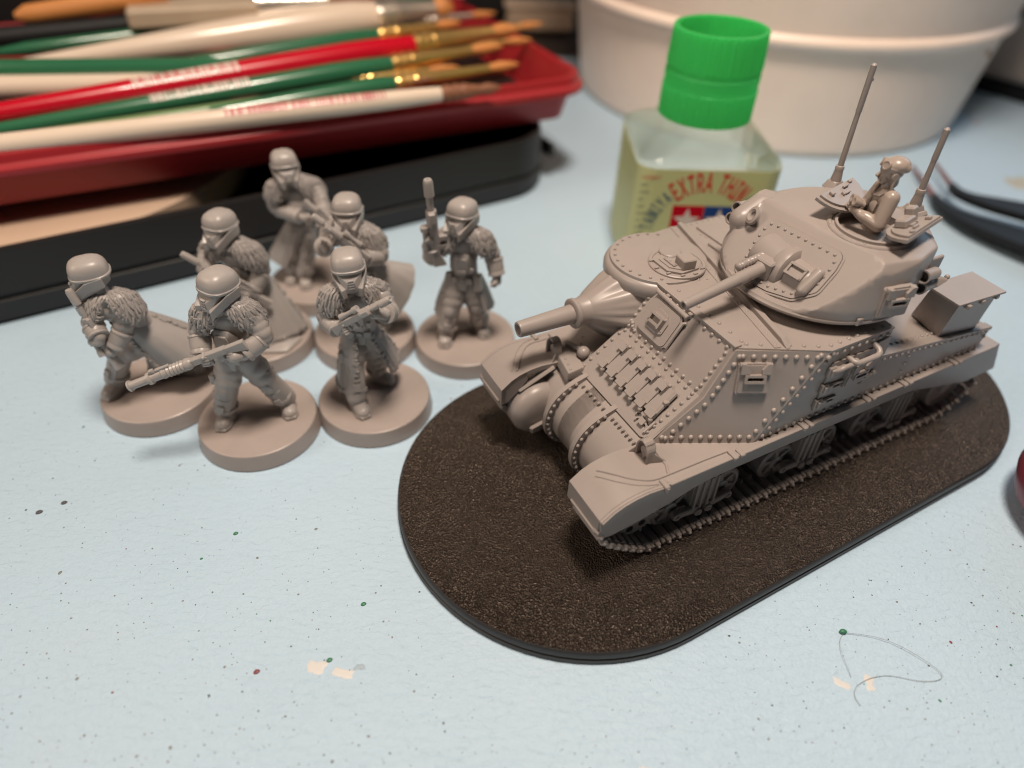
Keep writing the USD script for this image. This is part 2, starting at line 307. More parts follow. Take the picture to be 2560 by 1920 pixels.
# ================================================================== glue bottle
bt = thing('glue_bottle', 'square glass bottle of model cement with green ribbed screw cap', 'bottle', (54.8, 208.2, 0), math.radians(1.5))
def rsq(h, z, r=5.5, n=8):
    p = []
    for q, (sx, sy) in enumerate(((1, 1), (-1, 1), (-1, -1), (1, -1))):
        for k in range(n + 1):
            a = q * PI / 2 + k * PI / 2 / n; p.append((sx * (h - r) + r * math.cos(a), sy * (h - r) + r * math.sin(a), z))
    return A(p)
def circ(r, z, n=36):
    t = np.arange(n) * 2 * PI / n + PI / 4 / 9 * 0; return np.c_[r * np.cos(t), r * np.sin(t), np.full(n, z)]
def rsqN(h, z, r): return rsq(h, z, r, 8)
gl = [rsqN(19.5, 0.05, 5), rsqN(21.0, 1.2, 5.5), rsqN(21.2, 3, 5.5), rsqN(21.2, 38.6, 5.5), rsqN(20.6, 39.7, 5.8), rsqN(18.6, 41.4, 7), rsqN(13.5, 44.2, 9), rsqN(9.8, 46.0, 9.0), rsqN(8.6, 47.5, 8.3), rsqN(8.6, 56, 8.3)]
gi = [rsqN(19.4, 2.6, 4.5), rsqN(19.6, 3.5, 4.5), rsqN(19.6, 38.2, 4.5), rsqN(17.2, 40.4, 6), rsqN(12.0, 43.3, 8), rsqN(8.0, 45.6, 7.5), rsqN(7.2, 47.5, 7.0), rsqN(7.2, 55, 7.0)]
obj('glass_body', loft(gl), 'glass', bt, 40)
# the paper label wraps the front and both sides; the back is clear glass
def upath(h, r, z):
    q = rsqN(h, z, r); q = q[np.argsort((np.arctan2(q[:, 1], q[:, 0]) - PI / 2) % (2 * PI))]; q = q[q[:, 1] < 9]; return np.vstack([[-h, 12, z], q, [h, 12, z]])
lo, hi, ino, ini = upath(21.34, 5.6, 2.6), upath(21.34, 5.6, 38.0), upath(21.26, 5.55, 2.6), upath(21.26, 5.55, 38.0)
obj('label', loft([ino, lo, hi, ini, ino], cap=False, closed=False), 'label', bt, 40)
FY = -21.36
def onfront(m, x, z, ang=0, dep=.04):
    """a flat mesh in the xy plane moved to the bottle's front face, centre (x, z), turned by ang"""
    m = xf(m, Rz(ang)); v = np.array(m.vertices); return T(np.c_[v[:, 0] + x, FY - v[:, 2] * 1.0, v[:, 1] + z], m.faces)
def letter(ch, h, w):
    m = meshkit.text_mesh(ch, h, 0.05, bold=(h > 5)); v = np.array(m.vertices); lo_, hi_ = v.min(0), v.max(0); v[:, :2] -= (lo_[:2] + hi_[:2]) / 2; v[:, 0] *= w; return T(v, m.faces)
ZC, RR = 17.9, 16.5
def arc(text, a0, a1, h, w, m_, name):
    ls = [(None, h * .16) if ch == ' ' else (letter(ch, h, w), 0) for ch in text]; ws = [q if l is None else float(np.ptp(l.vertices[:, 0])) for l, q in ls]
    tot = sum(ws); gap_ = (math.radians(a1 - a0) * RR - tot) / max(len(text) - 1, 1); pos, out = math.radians(a0) * RR, []
    for (l, q), w1 in zip(ls, ws):
        if l is not None: t = (pos + w1 / 2) / RR; out.append(onfront(l, RR * math.sin(t), ZC + RR * math.cos(t), -t))
        pos += w1 + gap_
    obj('lettering', cat(out), m_, bt, False, label=name)
arc('TAMIYA', -86, -43, 4.0, .44, 'navy_ink', 'blue maker name arched on the label')
arc('EXTRA THIN', -39, 41, 5.8, .41, 'red_ink', 'red product words arched over the label')
arc('CEMENT', 46, 86, 4.0, .38, 'navy_ink', 'blue word at the right of the arch')
def star(r, n=5):
    p = [(r * (1 if k % 2 == 0 else .42) * math.sin(k * PI / n), r * (1 if k % 2 == 0 else .42) * math.cos(k * PI / n)) for k in range(2 * n)]
    return prism(p, 0, .03)
for x, m_ in ((-4.8, 'redred'), (4.8, 'blue_ink')):
    q = obj('emblem', onfront(box(-4.75, 4.75, -4.8, 4.8, 0, .05, .01), x, 22.2), m_, bt, False)
    obj('star', onfront(xf(star(4.3), t=(0, 0, .06)), x, 22.0), 'white_ink', q, False)
small = []
for k, z in enumerate(np.linspace(35, 8, 13)):
    small.append(onfront(meshkit.text_mesh('CEMENT' if k == 0 else 'il' * (2 + k % 3), 1.0, .03), -20.2, z))
obj('lettering', cat(small[0]), 'red_ink', bt, False, label='tiny red line at the label corner')
obj('lettering', cat(small[1:]), 'dark_ink', bt, False, label='small illegible print down the label edge')
# cap: hollow above, two ribbed bands with plain grooves between them
def capring(r, z, ribs=True, n=264, amp=.16):
    t = np.arange(n) * 2 * PI / n; rr = r + (amp * np.sign(np.sin(t * 66)) if ribs else 0); return np.c_[rr * np.cos(t), rr * np.sin(t), np.full(n, z)]
cz = 46.4
cr_ = [capring(12.9, cz, False), capring(13.6, cz + .25), capring(13.6, cz + 8.6), capring(13.5, cz + 8.8, False), capring(13.5, cz + 10.6, False), capring(13.62, cz + 10.9, False), capring(13.62, cz + 12.6, False), capring(13.45, cz + 12.9, False),
       capring(13.45, cz + 14.2, False), capring(13.5, cz + 14.5), capring(13.0, cz + 24.0), capring(12.85, cz + 24.2, False), capring(12.1, cz + 24.2, False), capring(11.95, cz + 23.9), capring(11.9, cz + 13.4), capring(9, cz + 13.2, False), capring(.5, cz + 13.2, False)]
obj('screw_cap', loft(cr_), 'cap', bt, 28)

# ================================================================== black case, card disc in it
case = thing('pencil_case', 'open black plastic case with rounded corner under the red tray', 'case', (-77.1, 193.8, 0), math.radians(32.0))
def rrect(x0, x1, y0, y1, r, z, n=9):
    p = []
    for (cx, cy, a0) in ((x1 - r, y1 - r, 0), (x0 + r, y1 - r, PI / 2), (x0 + r, y0 + r, PI), (x1 - r, y0 + r, 1.5 * PI)):
        for k in range(n): a = a0 + k * PI / 2 / (n - 1); p.append((cx + r * math.cos(a), cy + r * math.sin(a), z))
    return A(p)
X0, X1, Y0, Y1 = -260, 112, 0, 120
def cr2(o, z, r=24): return rrect(X0 + o, X1 - o, Y0 + o, Y1 - o, r - o, z)
obj('shell', loft([cr2(2, 0.1), cr2(.6, 1.2), cr2(.2, 7.2), cr2(1.2, 7.8), cr2(1.4, 8.6), cr2(.2, 9.2), cr2(1.3, 21.0), cr2(1.7, 21.7), cr2(3.4, 21.7), cr2(4.0, 21.0), cr2(5, 3), cr2(30, 2.5)]), 'case', case, 40)
obj('latch', box(X1 - 1, X1 + 1.0, 10, 22, 9, 14, .4), 'case', case)
top('round_lid', turn((0, 0, 0), (0, 0, 1), [(0, 67), (.3, 68.4), (9.0, 68.8), (9.6, 68), (9.8, 60), (9.8, .1)], 96), 'tan', 'tan round lid lying in the black case, half under the red tray', 'lid', loc=(-168.3, 226.4, 9.0), smooth=40)
top('dark_pouch', xf(box(-150, 95, 8, 112, -13.4, -8, 2), Rz(math.radians(32.3))), 'darkbrown', 'dark brown pouch filling the black case under the tray', 'pouch', loc=(-84, 214, 16.5))

# ================================================================== red tray and the brushes
TRZ = 23.7
tray = thing('brush_tray', 'red plastic tray with raised rim holding paint brushes', 'tray', (-48, 221.6, TRZ), math.radians(27.4))
def tr(o, z, r=10): return rrect(-190 + o, 85 - o, 0 + o, 150 - o, max(r - o, 1.2), z)
obj('tray_body', loft([tr(9, 0, 14), tr(7.5, 0.4, 14), tr(5.2, 8, 14), tr(4.6, 10.0, 14), tr(1.2, 10.3, 14), tr(.2, 10.8, 14), tr(0, 12.4, 14), tr(.35, 13.0, 14), tr(1.6, 13.5, 14), tr(2.0, 14.2, 14), tr(2.1, 15.8, 14), tr(2.7, 16.5, 14), tr(4.2, 16.5, 14), tr(5.0, 15.7, 14), tr(9.5, 3, 16), tr(30, 2.6, 16)]), 'red', tray, 40)
obj('liner', loft([tr(11, 3.1, 16), tr(12, 3.9, 16)]), 'case', tray, 40)
obj('divider', cat(*[box(x, x + 9, 8, 140, 2.4, 13.5, .8) for x in (-96, -40)]), 'red', tray)
def brush(name, label, p0, p1, r0, r1, m_, ferr, fm, tip, tm_, band=None):
    """handle p0-p1 (radius r0 at the far end, r1 at the ferrule), ferrule length, bristle length"""
    p0, p1 = A(p0, float), A(p1, float); L = np.linalg.norm(p1 - p0); u = (p1 - p0) / L
    t = thing(name, label, 'paint brush', tuple(p0)); o = A([0, 0, 0.])
    s = np.linspace(0, 1, 14); rr = r0 + (r1 * 1.08 - r0) * np.sin(s * PI / 2) ** 1.2; rr[-2:] = r1, r1 * .82; rr[0] *= .4
    obj('handle', turn(o, u, list(zip(s * L, rr)), 24), m_, t, 40)
    if ferr:
        rf = r1 * .86
        pf = [(0, rf), (1.2, rf * 1.02), (1.6, rf * 1.16), (2.6, rf * 1.16), (3.0, rf), (4.4, rf), (4.8, rf * 1.16), (5.8, rf * 1.16), (6.2, rf), (7.4, rf), (7.8, rf * 1.12), (8.6, rf * 1.1), (9, rf * .98), (ferr, rf * .62)]
        obj('ferrule', turn(u * (L - .5), u, pf, 24), fm, t, 40)
        obj('bristles', turn(u * (L + ferr - 1), u, [(0, rf * .6), (tip * .4, rf * .8), (tip * .8, rf * .45), (tip, .15)], 18), tm_, t, 40)
    if band:
        a, b, nm, mm = band; parts = []; side = np.cross(u, [0, 0, 1.]); side /= np.linalg.norm(side); nrm = np.cross(side, u); q = rng.random() * 3
        k = a
        while k < b:
            w = rng.choice([.5, .6, .9, 1.1]); rad = np.interp(k / L, s, rr)
            ang = np.linspace(-.15, 1.0, 7); c = o + u * k
            pr = [c + (nrm * math.cos(x) * rad + side * math.sin(x) * rad) * 1.012 for x in ang]; pq = [x + u * w for x in pr]; n7 = 7
            v = np.vstack([pr, pq]); f = [(j, j + 1, j + 1 + n7) for j in range(6)] + [(j, j + 1 + n7, j + n7) for j in range(6)]; parts.append(T(v, f)); k += w + rng.choice([.35, .45, .9])
        obj('printing', cat(parts), mm, t, False, label=nm)
    return t
BZ = 48
brush('paint_brush', 'white handled brush lying nearest along the front rim of the tray', (-215, 147.5, 40.5), (-26.6, 230.5, 42.0), 2.9, 2.8, 'cream', 14, 'bristleb', 8, 'bristleb', (138, 186, 'faded red print on the white handle', 'pink_ink'))
brush('paint_brush', 'green brush with brass ferrule beside the nearest white brush', (-163.9, 181.1, 40.3), (-46.4, 252.8, 44.1), 2.0, 3.4, 'green', 32, 'gold', 14, 'bristle', (58, 88, 'pale print block on the green handle', 'white_ink'))
brush('paint_brush', 'short slim brush with bright brass ferrule over the front white one', (-99.2, 205.9, 40.9), (-43.1, 238.8, 42.0), 2.2, 3.0, 'green', 36, 'gold', 13, 'bristle')
brush('paint_brush', 'thick glossy red brush with brass ferrule, topmost in the tray', (-177.9, 174.6, 43.6), (-40.4, 266.8, 46.8), 2.6, 4.2, 'redred', 34, 'gold', 13, 'bristle', (70, 102, 'white print block on the red handle', 'white_ink'))
brush('paint_brush', 'dull red brush lying behind the glossy red one', (-177.9, 216.7, 40.3), (-92.7, 254.4, 41.4), 3.0, 3.2, 'dkred', 0, 'gold', 0, 'bristle')
brush('paint_brush', 'dark green brush crossing the others at a shallow angle', (-183.3, 221.4, 46.3), (-75.5, 243.6, 45.2), 3.6, 2.8, 'green', 0, 'gold', 0, 'bristle')
brush('paint_brush', 'white brush half hidden below the crossing green handle', (-185.4, 215.6, 42.5), (-112.1, 230.7, 42.5), 4.0, 3.0, 'cream', 0, 'gold', 0, 'bristle')
brush('paint_brush', 'thick white brush with nickel ferrule behind the red one', (-183.3, 239.3, 41.4), (-61.4, 309.4, 45.7), 1.6, 7.0, 'cream', 26, 'silver', 10, 'bristle')
brush('paint_brush', 'green brush ending between the thick white and the red brush', (-138.0, 243.6, 40.3), (-58.2, 293.7, 43.0), 2.2, 3.0, 'green', 26, 'gold', 12, 'bristle')
brush('paint_brush', 'slim green brush along the back of the thick white one', (-188.6, 249.0, 43.6), (-43.1, 347.1, 45.7), 2.2, 2.4, 'green', 18, 'silver', 10, 'bristle')
brush('paint_brush', 'slim brass brush whose orange tip reaches the tray end', (-75.5, 261.9, 40.3), (-34.5, 282.4, 40.9), 2.0, 2.6, 'gold', 30, 'gold', 13, 'bristle')
brush('paint_brush', 'slim brush with orange tip beside the tray corner', (-64.7, 282.4, 40.3), (-28.0, 305.1, 40.9), 2.0, 2.4, 'gold', 30, 'gold', 13, 'bristle')
brush('paint_brush', 'thin dark red brush half sunk between the green and the glossy red one', (-200, 171, 39), (-60, 243, 41), 1.8, 2.2, 'dkred', 30, 'gold', 12, 'bristle')
brush('paint_brush', 'thin pale green brush under the nearest green handle', (-190, 158, 40), (-64, 226, 42), 1.6, 2.0, 'palegreen', 28, 'gold', 12, 'bristleb')
brush('paint_brush', 'thin brass ferruled brush whose handle hides under the thick white one', (-150, 262, 41), (-46, 316, 43), 1.8, 2.2, 'green', 26, 'silver', 12, 'bristle')
w = thing('flat_brush', 'wide flat beige handled brush with nickel ferrule at the back', 'paint brush', (-147.5, 274.6, 50), math.atan2(12, 43) + .12)
obj('handle', rh([(x, y, z) for x in (.6, 46) for y in (-1, 15) for z in (-2.4, 2.4)], .8), 'beige', w)
obj('ferrule', cat(cyl((46, 7, 0), (49, 7, 0), 8, n=28), cyl((50, 7, 0), (53, 7, 0), 8, n=28), cyl((54, 7, 0), (57, 7, 0), 7.6, n=28), cyl((46, 7, 0), (74, 7, 0), 7, 6, n=28)), 'silver', w)
obj('bristles', box(74, 92, 0, 14, -2.2, 2.2, .6), 'bristleb', w)
brush('paint_brush', 'orange wooden brush end at the top edge of the picture', (-185.4, 268.4, 51.1), (-138.0, 291.1, 55.4), 3.4, 3.6, 'bristle', 0, 'gold', 0, 'bristle')
brush('paint_brush', 'black handled brush lying along the back of the tray', (-204.8, 250.1, 45.7), (-107.8, 308.3, 46.8), 4.0, 3.2, 'blacksteel', 0, 'gold', 0, 'bristle')

# ================================================================== tweezers, grey box, red thing, dark shelf things behind
tw = thing('tweezers', 'black bent tweezers with worn red tips lying on the mat', 'tweezers', (0, 0, 0))
def blade(pts, ws, zs, th=1.1):
    P = smoothpath(np.c_[pts, zs], 26); W_ = np.interp(np.linspace(0, 1, 26), np.linspace(0, 1, len(ws)), ws); tg = np.gradient(P, axis=0); out = []
    for p, t, w_ in zip(P, tg, W_):
        s = np.cross(t, [0, 0, 1.]); s /= np.linalg.norm(s); out.append(A([p + s * w_ - A([0, 0, th / 2]), p + s * w_ + A([0, 0, th / 2]), p - s * w_ + A([0, 0, th / 2]), p - s * w_ - A([0, 0, th / 2])]))
    return loft(out)
obj('arm', blade([(162.4, 251.1), (163.2, 233.0), (169.5, 221.3), (184, 203)], [1.0, 2.4, 5.0, 6.5, 7.5], [3.2, 4, 5, 5.5], 2.6), 'blacksteel', tw)
obj('arm', blade([(170.3, 255.9), (170.6, 242.1), (177.4, 234.0), (194, 219)], [1.0, 2.4, 5.0, 6.5, 7.5], [5.6, 7, 8, 8.5], 2.6), 'blacksteel', tw)
obj('tip', blade([(167.1, 281.7), (162.4, 251.1)], [.35, .95], [2.2, 3.2], 1.2), 'redtip', tw)
obj('tip', blade([(175.2, 281.5), (170.3, 255.9)], [.35, .95], [4.6, 5.6], 1.2), 'redtip', tw)
gb = thing('grey_box', 'warm grey plastic box at the upper right edge beside the tub', 'box', (262, 372, 0), math.radians(-52))
obj('body', box(-60, 80, 0, 90, 9, 42, 3), 'greybox', gb); obj('lid', box(-62, 82, -2, 92, 42.2, 50, 2.5), 'greybox', gb)
obj('foot', box(-58, 78, 4, 86, 0.1, 8.9, 1), 'blacksteel', gb)
rc = thing('maroon_lid', 'maroon round plastic lid cut off by the right edge', 'lid', (129.6, 93.5, 0))
obj('dome', turn((0, 0, 0), (0, 0, 1), [(0.05, 12), (1, 15), (5, 18.4), (9, 19.6), (13, 19.2), (17, 16), (19.5, 10), (20.3, .5)], 48), 'maroon', rc, 40)
for nm, lb_, ct, m_, b_, lc, rt in (
        ('storage_box', 'dark storage box standing behind the brush tray', 'box', 'darkbrown', (-220, 60, 0, 60, 0.1, 46), (-90, 395, 0), .45),
        ('storage_box', 'black storage box behind the tray at the upper left', 'box', 'case', (-150, 60, 0, 80, 0.1, 58), (-190, 330, 0), .5),
        ('wooden_block', 'tan wooden block on the desk between tray and tub', 'block', 'tan', (-22, 22, 0, 14, 0.1, 14), (10, 478, 0), .1),
        ('storage_box', 'black storage box in the shade beyond the wooden block', 'box', 'case', (-120, 60, 0, 80, 0.1, 80), (10, 520, 0), .05),
        ('storage_box', 'brown storage box in the upper right corner behind the tub', 'box', 'darkbrown', (-60, 160, 0, 80, 0.1, 90), (330, 480, 0), -.5)):
    t = thing(nm, lb_, ct, lc, rt); obj('body', box(*b_, 2), m_, t); obj('lid_rim', box(b_[0] - 1, b_[1] + 1, b_[2] - 1, b_[3] + 1, b_[5] + .05, b_[5] + 2.5, .6), m_, t)

# ================================================================== the oval base
ob = thing('oval_base', 'black oval plastic base with rough printed top under the tank', 'model base', (52.3, 119.4, 0), math.radians(30.0))
def stadium(o, z, n=40):
    r = 39.1 - o; h = 81.85 - 39.1; t1 = np.linspace(-PI / 2, PI / 2, n); p = [(h + r * math.cos(a), r * math.sin(a), z) for a in t1] + [(-h - r * math.cos(a), -r * math.sin(a), z) for a in t1]; return A(p)
obj('rim', loft([stadium(-.2, 0.05), stadium(-.45, .3), stadium(-.45, 1.35), stadium(-.2, 1.5), stadium(-.2, 1.7), stadium(-.35, 1.9), stadium(-.3, 3.2), stadium(0, 3.62)], cap=True), 'ovalside', ob, 40)
obj('top_face', loft([stadium(.05, 3.60), stadium(.12, 3.78), stadium(.5, 3.82), stadium(3.4, 3.84), stadium(3.8, 3.98), stadium(4.3, 3.98), stadium(4.7, 3.80), stadium(5.6, 3.82)], cap=True), 'oval', ob, 30)

# ================================================================== the tank (x forward, y to its left, z up from the base's top; nose of the fenders at x = 0)
TZ = 3.82
tk = thing('model_tank', 'unpainted grey plastic model tank with sponson gun, standing on the oval base', 'model tank', (4.72, 95.09, TZ), 3.6474)
RV, LEFT = [0], {}
def rivets(parent, pts, nrm, r=0.42):
    for p in pts:
        if RV[0] < 296: obj('rivet', rivet(p, nrm, r), 'tank', parent, 60); RV[0] += 1
        else: LEFT.setdefault(str(parent.GetPath()), (parent, []))[1].append(rivet(p, nrm, r))
def flush():
    for par, ms in LEFT.values(): obj('rivets', cat(ms), 'tank', par, 60, kind='stuff')
def n_of(a, b, c):
    n = np.cross(A(b, float) - A(a, float), A(c, float) - A(a, float)); return n / np.linalg.norm(n)
def slab(pts, nrm, t0, t1):
    """flat convex plate through pts from offset t0 to t1 along nrm"""
    p = A(pts, float); n = A(nrm, float); return rh(np.vstack([p + n * (t0 + .06), p + n * (t1 - .06)]), .06)
def plate(poly2, o, ex, ey, t0, t1):
    """2-D polygon (shapely or list) laid on the plane o, ex, ey and extruded along ex x ey"""
    m = prism(poly2, t0, t1); ex, ey = A(ex, float), A(ey, float); ez = np.cross(ex, ey); v = m.vertices
    return T(A(o, float) + v[:, :1] * ex + v[:, 1:2] * ey + v[:, 2:] * ez, m.faces)
def rpoly(w, h, r=.6): return affinity.translate(Polygon([(-w / 2 + r, -h / 2 + r), (w / 2 - r, -h / 2 + r), (w / 2 - r, h / 2 - r), (-w / 2 + r, h / 2 - r)]).buffer(r, 5))

# --- lower hull, tracks, wheels
obj('lower_hull', cat(box(-104, -19, -13.8, 13.8, 3.6, 20.4, .5), box(-106, -100, -13, 13, 8, 24, 1)), 'tank', tk)
def link(x, z, a):
    m = [box(-1.08, 1.08, -4.3, 4.4, -.55, .45, .15), box(-.75, .75, -4.3, 4.3, .4, .85, .15)]
    m += [box(-.75, .35, 4.25, 5.35, -.7, .75, .2), cyl((.95, 3.6, .05), (.95, 5.1, .05), .46, n=8), ball((-.2, 5.3, 0), .42, sub=1)]
    m += [hull([(-.7, -.5, .4), (.7, -.5, .4), (-.7, .5, .4), (.7, .5, .4), (0, -.2, 2.1), (0, .2, 2.1)])]
    return xf(xf(cat(m), Ry(-a)), t=(x, 19.4, z))
path = []
s = 0
for k in range(33): path.append((-16.0 - 2.62 * k, .78 + .10 * math.sin(k * 1.7), 0))
px_, pz_, pa_ = -16.0, .8, 0.0
for k in range(8): pa_ += (.22, .26, .16, .04, .02, .02, .16, .3)[k]; px_ += 2.6 * math.cos(pa_); pz_ += 2.6 * math.sin(pa_); path.append((px_, pz_, pa_))
for k in range(1, 6): a = .24 * k; path.append((-16.0 - 2.62 * 32 - 2.6 * k * math.cos(a * .5), .8 + 2.6 * k * math.sin(a * .5), -a * 1.05))
tl = obj('track', box(-98, -14, 15.4, 23.2, .25, .5, .05), 'tank', tk)
for x, z, a in path: obj('track_link', link(x, z, a), 'tank', tl)
obj('track', cat(box(-100, -12, -24, -15, .25, 1.2, .1), *[flipy(link(x, z, a)) for x, z, a in path]), 'tank', tk, kind='stuff')
def wheel(x, z, r):
    parts = [turn((x, 18.2, z), (0, 1, 0), [(-2.4, r - .4), (-2.2, r), (2.2, r), (2.5, r - .4), (2.5, r - 1.0), (2.0, r - 1.2), (1.9, 1.9), (2.6, 1.7), (2.9, 1.2), (2.9, .2)], 28)]
    for k in range(6):
        a = k * PI / 3 + .3; c, s_ = math.cos(a), math.sin(a)
        parts.append(rh([(x + c * q - s_ * w_, 20.2 + d, z + s_ * q + c * w_) for q, w_ in ((1.4, .55), (r - 1.2, .3)) for d in (0, .45) for w_ in (w_, -w_)], .05))
    return cat(parts)
def bogie(x):
    ps = []
    for sx in (-1, 1):
        ps.append(rh([(x + sx * q, y, z) for q, z in ((1.0, 5.6), (1.0, 4.2), (6.6, 6.0), (6.6, 5.0)) for y in (23.2, 24.1)], .25))
        ps.append(cyl((x + sx * 6.7, 22.8, 5.5), (x + sx * 6.7, 24.5, 5.5), 1.0, n=14, ch=.2)); ps.append(cyl((x + sx * 6.7, 24.4, 5.5), (x + sx * 6.7, 24.75, 5.5), .45, n=6))
        ps.append(cyl((x + sx * 1.3, 23, 4.6), (x + sx * 1.3, 24.9, 4.6), .95, n=14, ch=.2)); ps.append(cyl((x + sx * 1.3, 24.8, 4.6), (x + sx * 1.3, 25.1, 4.6), .42, n=6))
    for q in (-2.6, -.9, .9, 2.6): ps.append(rh([(x + q - .22, 23.7, 4.6), (x + q + .22, 23.7, 4.6), (x + q - .22, 24.3, 4.9), (x + q + .22, 24.3, 4.9), (x + q * 1.0 - .22, 23.4, 13.4), (x + q * 1.0 + .22, 23.4, 13.4), (x + q - .22, 24, 13.4), (x + q + .22, 24, 13.4)], .06))
    ps.append(box(x - 3.0, x + 3.0, 17, 23.7, 4.6, 13.6, .4)); ps.append(cyl((x, 18, 14.6), (x, 22.5, 14.6), 2.4, n=20))
    return xf(cat(ps), t=(0, -1.3, 0))
for bx in (-27.6, -56.5, -85.0):
    for d in (-6.7, 6.7): obj('road_wheel', wheel(bx + d, 5.7, 4.9), 'tank', tk)
    obj('bogie', bogie(bx), 'tank', tk)
# sprocket with holes, idler
def holed(x, z, r, y0, y1, nh, rh_, rc_):
    d = Point(0, 0).buffer(r, 24)
    for k in range(nh): a = 2 * PI * k / nh; d = d.difference(Point(rc_ * math.cos(a), rc_ * math.sin(a)).buffer(rh_, 8))
    for k in range(nh * 2):
        a = 2 * PI * (k + .5) / (nh * 2); d = d.union(affinity.rotate(Polygon([(r - .3, -.55), (r + 1.3, -.2), (r + 1.3, .2), (r - .3, .55)]), math.degrees(a), origin=(0, 0)))
    return prism(affinity.translate(d, x, z), y0, y1, 'y')
obj('sprocket', cat(holed(-11.6, 9.4, 6.0, 20.2, 20.9, 9, .9, 4.3), holed(-11.6, 9.4, 6.4, 16, 16.7, 9, .95, 4.5), cyl((-11.6, 15.8, 9.4), (-11.6, 21.4, 9.4), 2.2, n=20)), 'tank', tk)
obj('idler', cat(turn((-101.5, 20.5, 9.5), (0, 1, 0), [(-2, 6), (2, 6), (2.3, 5.4), (1.6, 5), (1.6, 2), (2.4, 1.6), (2.4, .2)], 28)), 'tank', tk)

# --- fenders
ftop = [(0.05, 13.6), (0.0, 17.9), (-2.4, 19.75), (-4.4, 20.65), (-6.9, 21.2), (-9.6, 21.35), (-13.5, 20.9)]
flow = [(-2.6, 12.6), (-7.4, 13.1), (-12, 14.0), (-16.3, 15.0), (-21, 16.4), (-25.5, 17.1), (-43.5, 17.3), (-82.1, 17.2), (-104.3, 11.4), (-114.6, 11.6)]
side_poly = Polygon([(-.5, 13.2)] + ftop[1:] + [(-110.2, 20.9), (-115.2, 11.8)] + flow[::-1])
fo = [(x, z) for x, z in ftop] + [(-109.8, 20.9)]
fi = [(-109.4, 19.8), (-13.5, 19.8), (-9.6, 20.2), (-6.6, 20.0), (-4.0, 19.3), (-2.3, 18.4), (-1.1, 17.2), (-1.0, 13.9)]
shell_poly = Polygon(fo + fi)
inner_poly = Polygon([(-.02, 13.8), (0, 17.85), (-2.4, 19.7), (-4.4, 20.6), (-6.0, 20.95), (-6.3, 18.6), (-3.6, 15.6), (-1.4, 13.9)])
def fender(sgn):
    g = (lambda m: tm(m)) if sgn > 0 else flipy
    f = obj('fender', g(cat(prism(shell_poly, 13.7 if sgn > 0 else 14.2, 24.0, 'y'))), 'tank', tk, 28)
    obj('skirt', g(cat(prism(side_poly, 24.06, 24.62, 'y'), prism(Polygon([(x - .15, z - .15) for x, z in ftop[1:]] + [(x - .6, z - 1.5) for x, z in ftop[1:]][::-1]), 24.5, 24.95, 'y'))), 'tank', f, 28)
    obj('inner_wall', g(prism(inner_poly, 13.7 if sgn > 0 else 14.2, 14.7, 'y')), 'tank', f, 28)
    obj('edge_strip', g(box(-109, -14.5, 23.9, 24.95, 20.5, 21.02, .12)), 'tank', f)
    for x in (-13.4, -29.5, -47.5, -65.5, -77, -93.5): obj('clip', g(cat(box(x - .5, x + .5, 23.1, 25.5, 20.6, 21.5, .15), box(x - 2.3, x - 1.3, 23.3, 25.4, 20.6, 21.4, .15) if x < -20 else box(x - .3, x + .3, 24, 25.7, 19.8, 21.2, .1))), 'tank', f)
    obj('mud_flap', g(slab([(-110.1, 14.2, 20.6), (-110.1, 24.4, 20.6), (-115.1, 24.4, 11.9), (-115.1, 14.2, 11.9)], n_of((-110.1, 14.2, 20.6), (-110.1, 24.4, 20.6), (-115.1, 24.4, 11.9)) * -1, -.35, .35)), 'tank', f)
    # raised strips on the top
    zz = lambda x: np.interp(-x, [0, 2.4, 4.4, 6.9, 9.6, 13.5, 200], [17.9, 19.75, 20.65, 21.2, 21.35, 20.95, 20.95])
    def strip(pts, r): return tube([(x, y, zz(x) + .02) for x, y in pts], r, 6)
    c = smoothpath([(-4.4, 15.7, 0), (-6.3, 18.0, 0), (-9.0, 21.0, 0), (-13.5, 22.6, 0)], 12)[:, :2]
    obj('raised_strip', g(strip([*c, (-24, 22.7), (-29.5, 22.9)], .26)), 'tank', f); obj('raised_strip', g(strip([(-15.6, 22.5), (-16.6, 20.6), (-17.0, 17.0)], .26)), 'tank', f)
    c2 = smoothpath([(-3.6, 16.5, 0), (-5.6, 19.3, 0), (-8.2, 22, 0), (-12.4, 23.7, 0)], 14)[:, :2]; obj('raised_strip', g(strip(c2, .17)), 'tank', f)
    # lamp guard: a standing hoop with a strut
    gx, gy = -14.2, 17.0
    hoop = [(gx, gy - 1.6, 20.8), (gx, gy - 1.6, 23.2)] + [(gx, gy + 1.6 * math.cos(a), 23.2 + 2.2 * math.sin(a)) for a in np.linspace(PI, 0, 11)] + [(gx, gy + 1.6, 20.8)]
    hm = [rh([A(p) + A([sx, 0, 0]) for p in (a, b) for sx in (-.85, .85)], .22) for a, b in zip(hoop[:-1], hoop[1:])]
    obj('lamp_guard', g(cat(*hm, rh([(gx - .2, gy + 1.6, 21), (gx + .2, gy + 1.6, 21), (gx - .2, gy + 1.6, 23.4), (gx - 2.9, gy + 2.6, 21), (gx - 2.5, gy + 2.6, 21)], .15), rh([(gx - .2, gy - 1.6, 21), (gx + .4, gy - 1.6, 21), (gx + .2, gy - 1.6, 23), (gx + 1.9, gy - 2.4, 21)], .15), cyl((gx - .5, gy, 22.6), (gx + .3, gy, 22.6), 1.05, n=14), cyl((gx - .1, gy, 20.8), (gx - .1, gy, 22.4), .5, n=10))), 'tank', f)
fender(1); fender(-1)

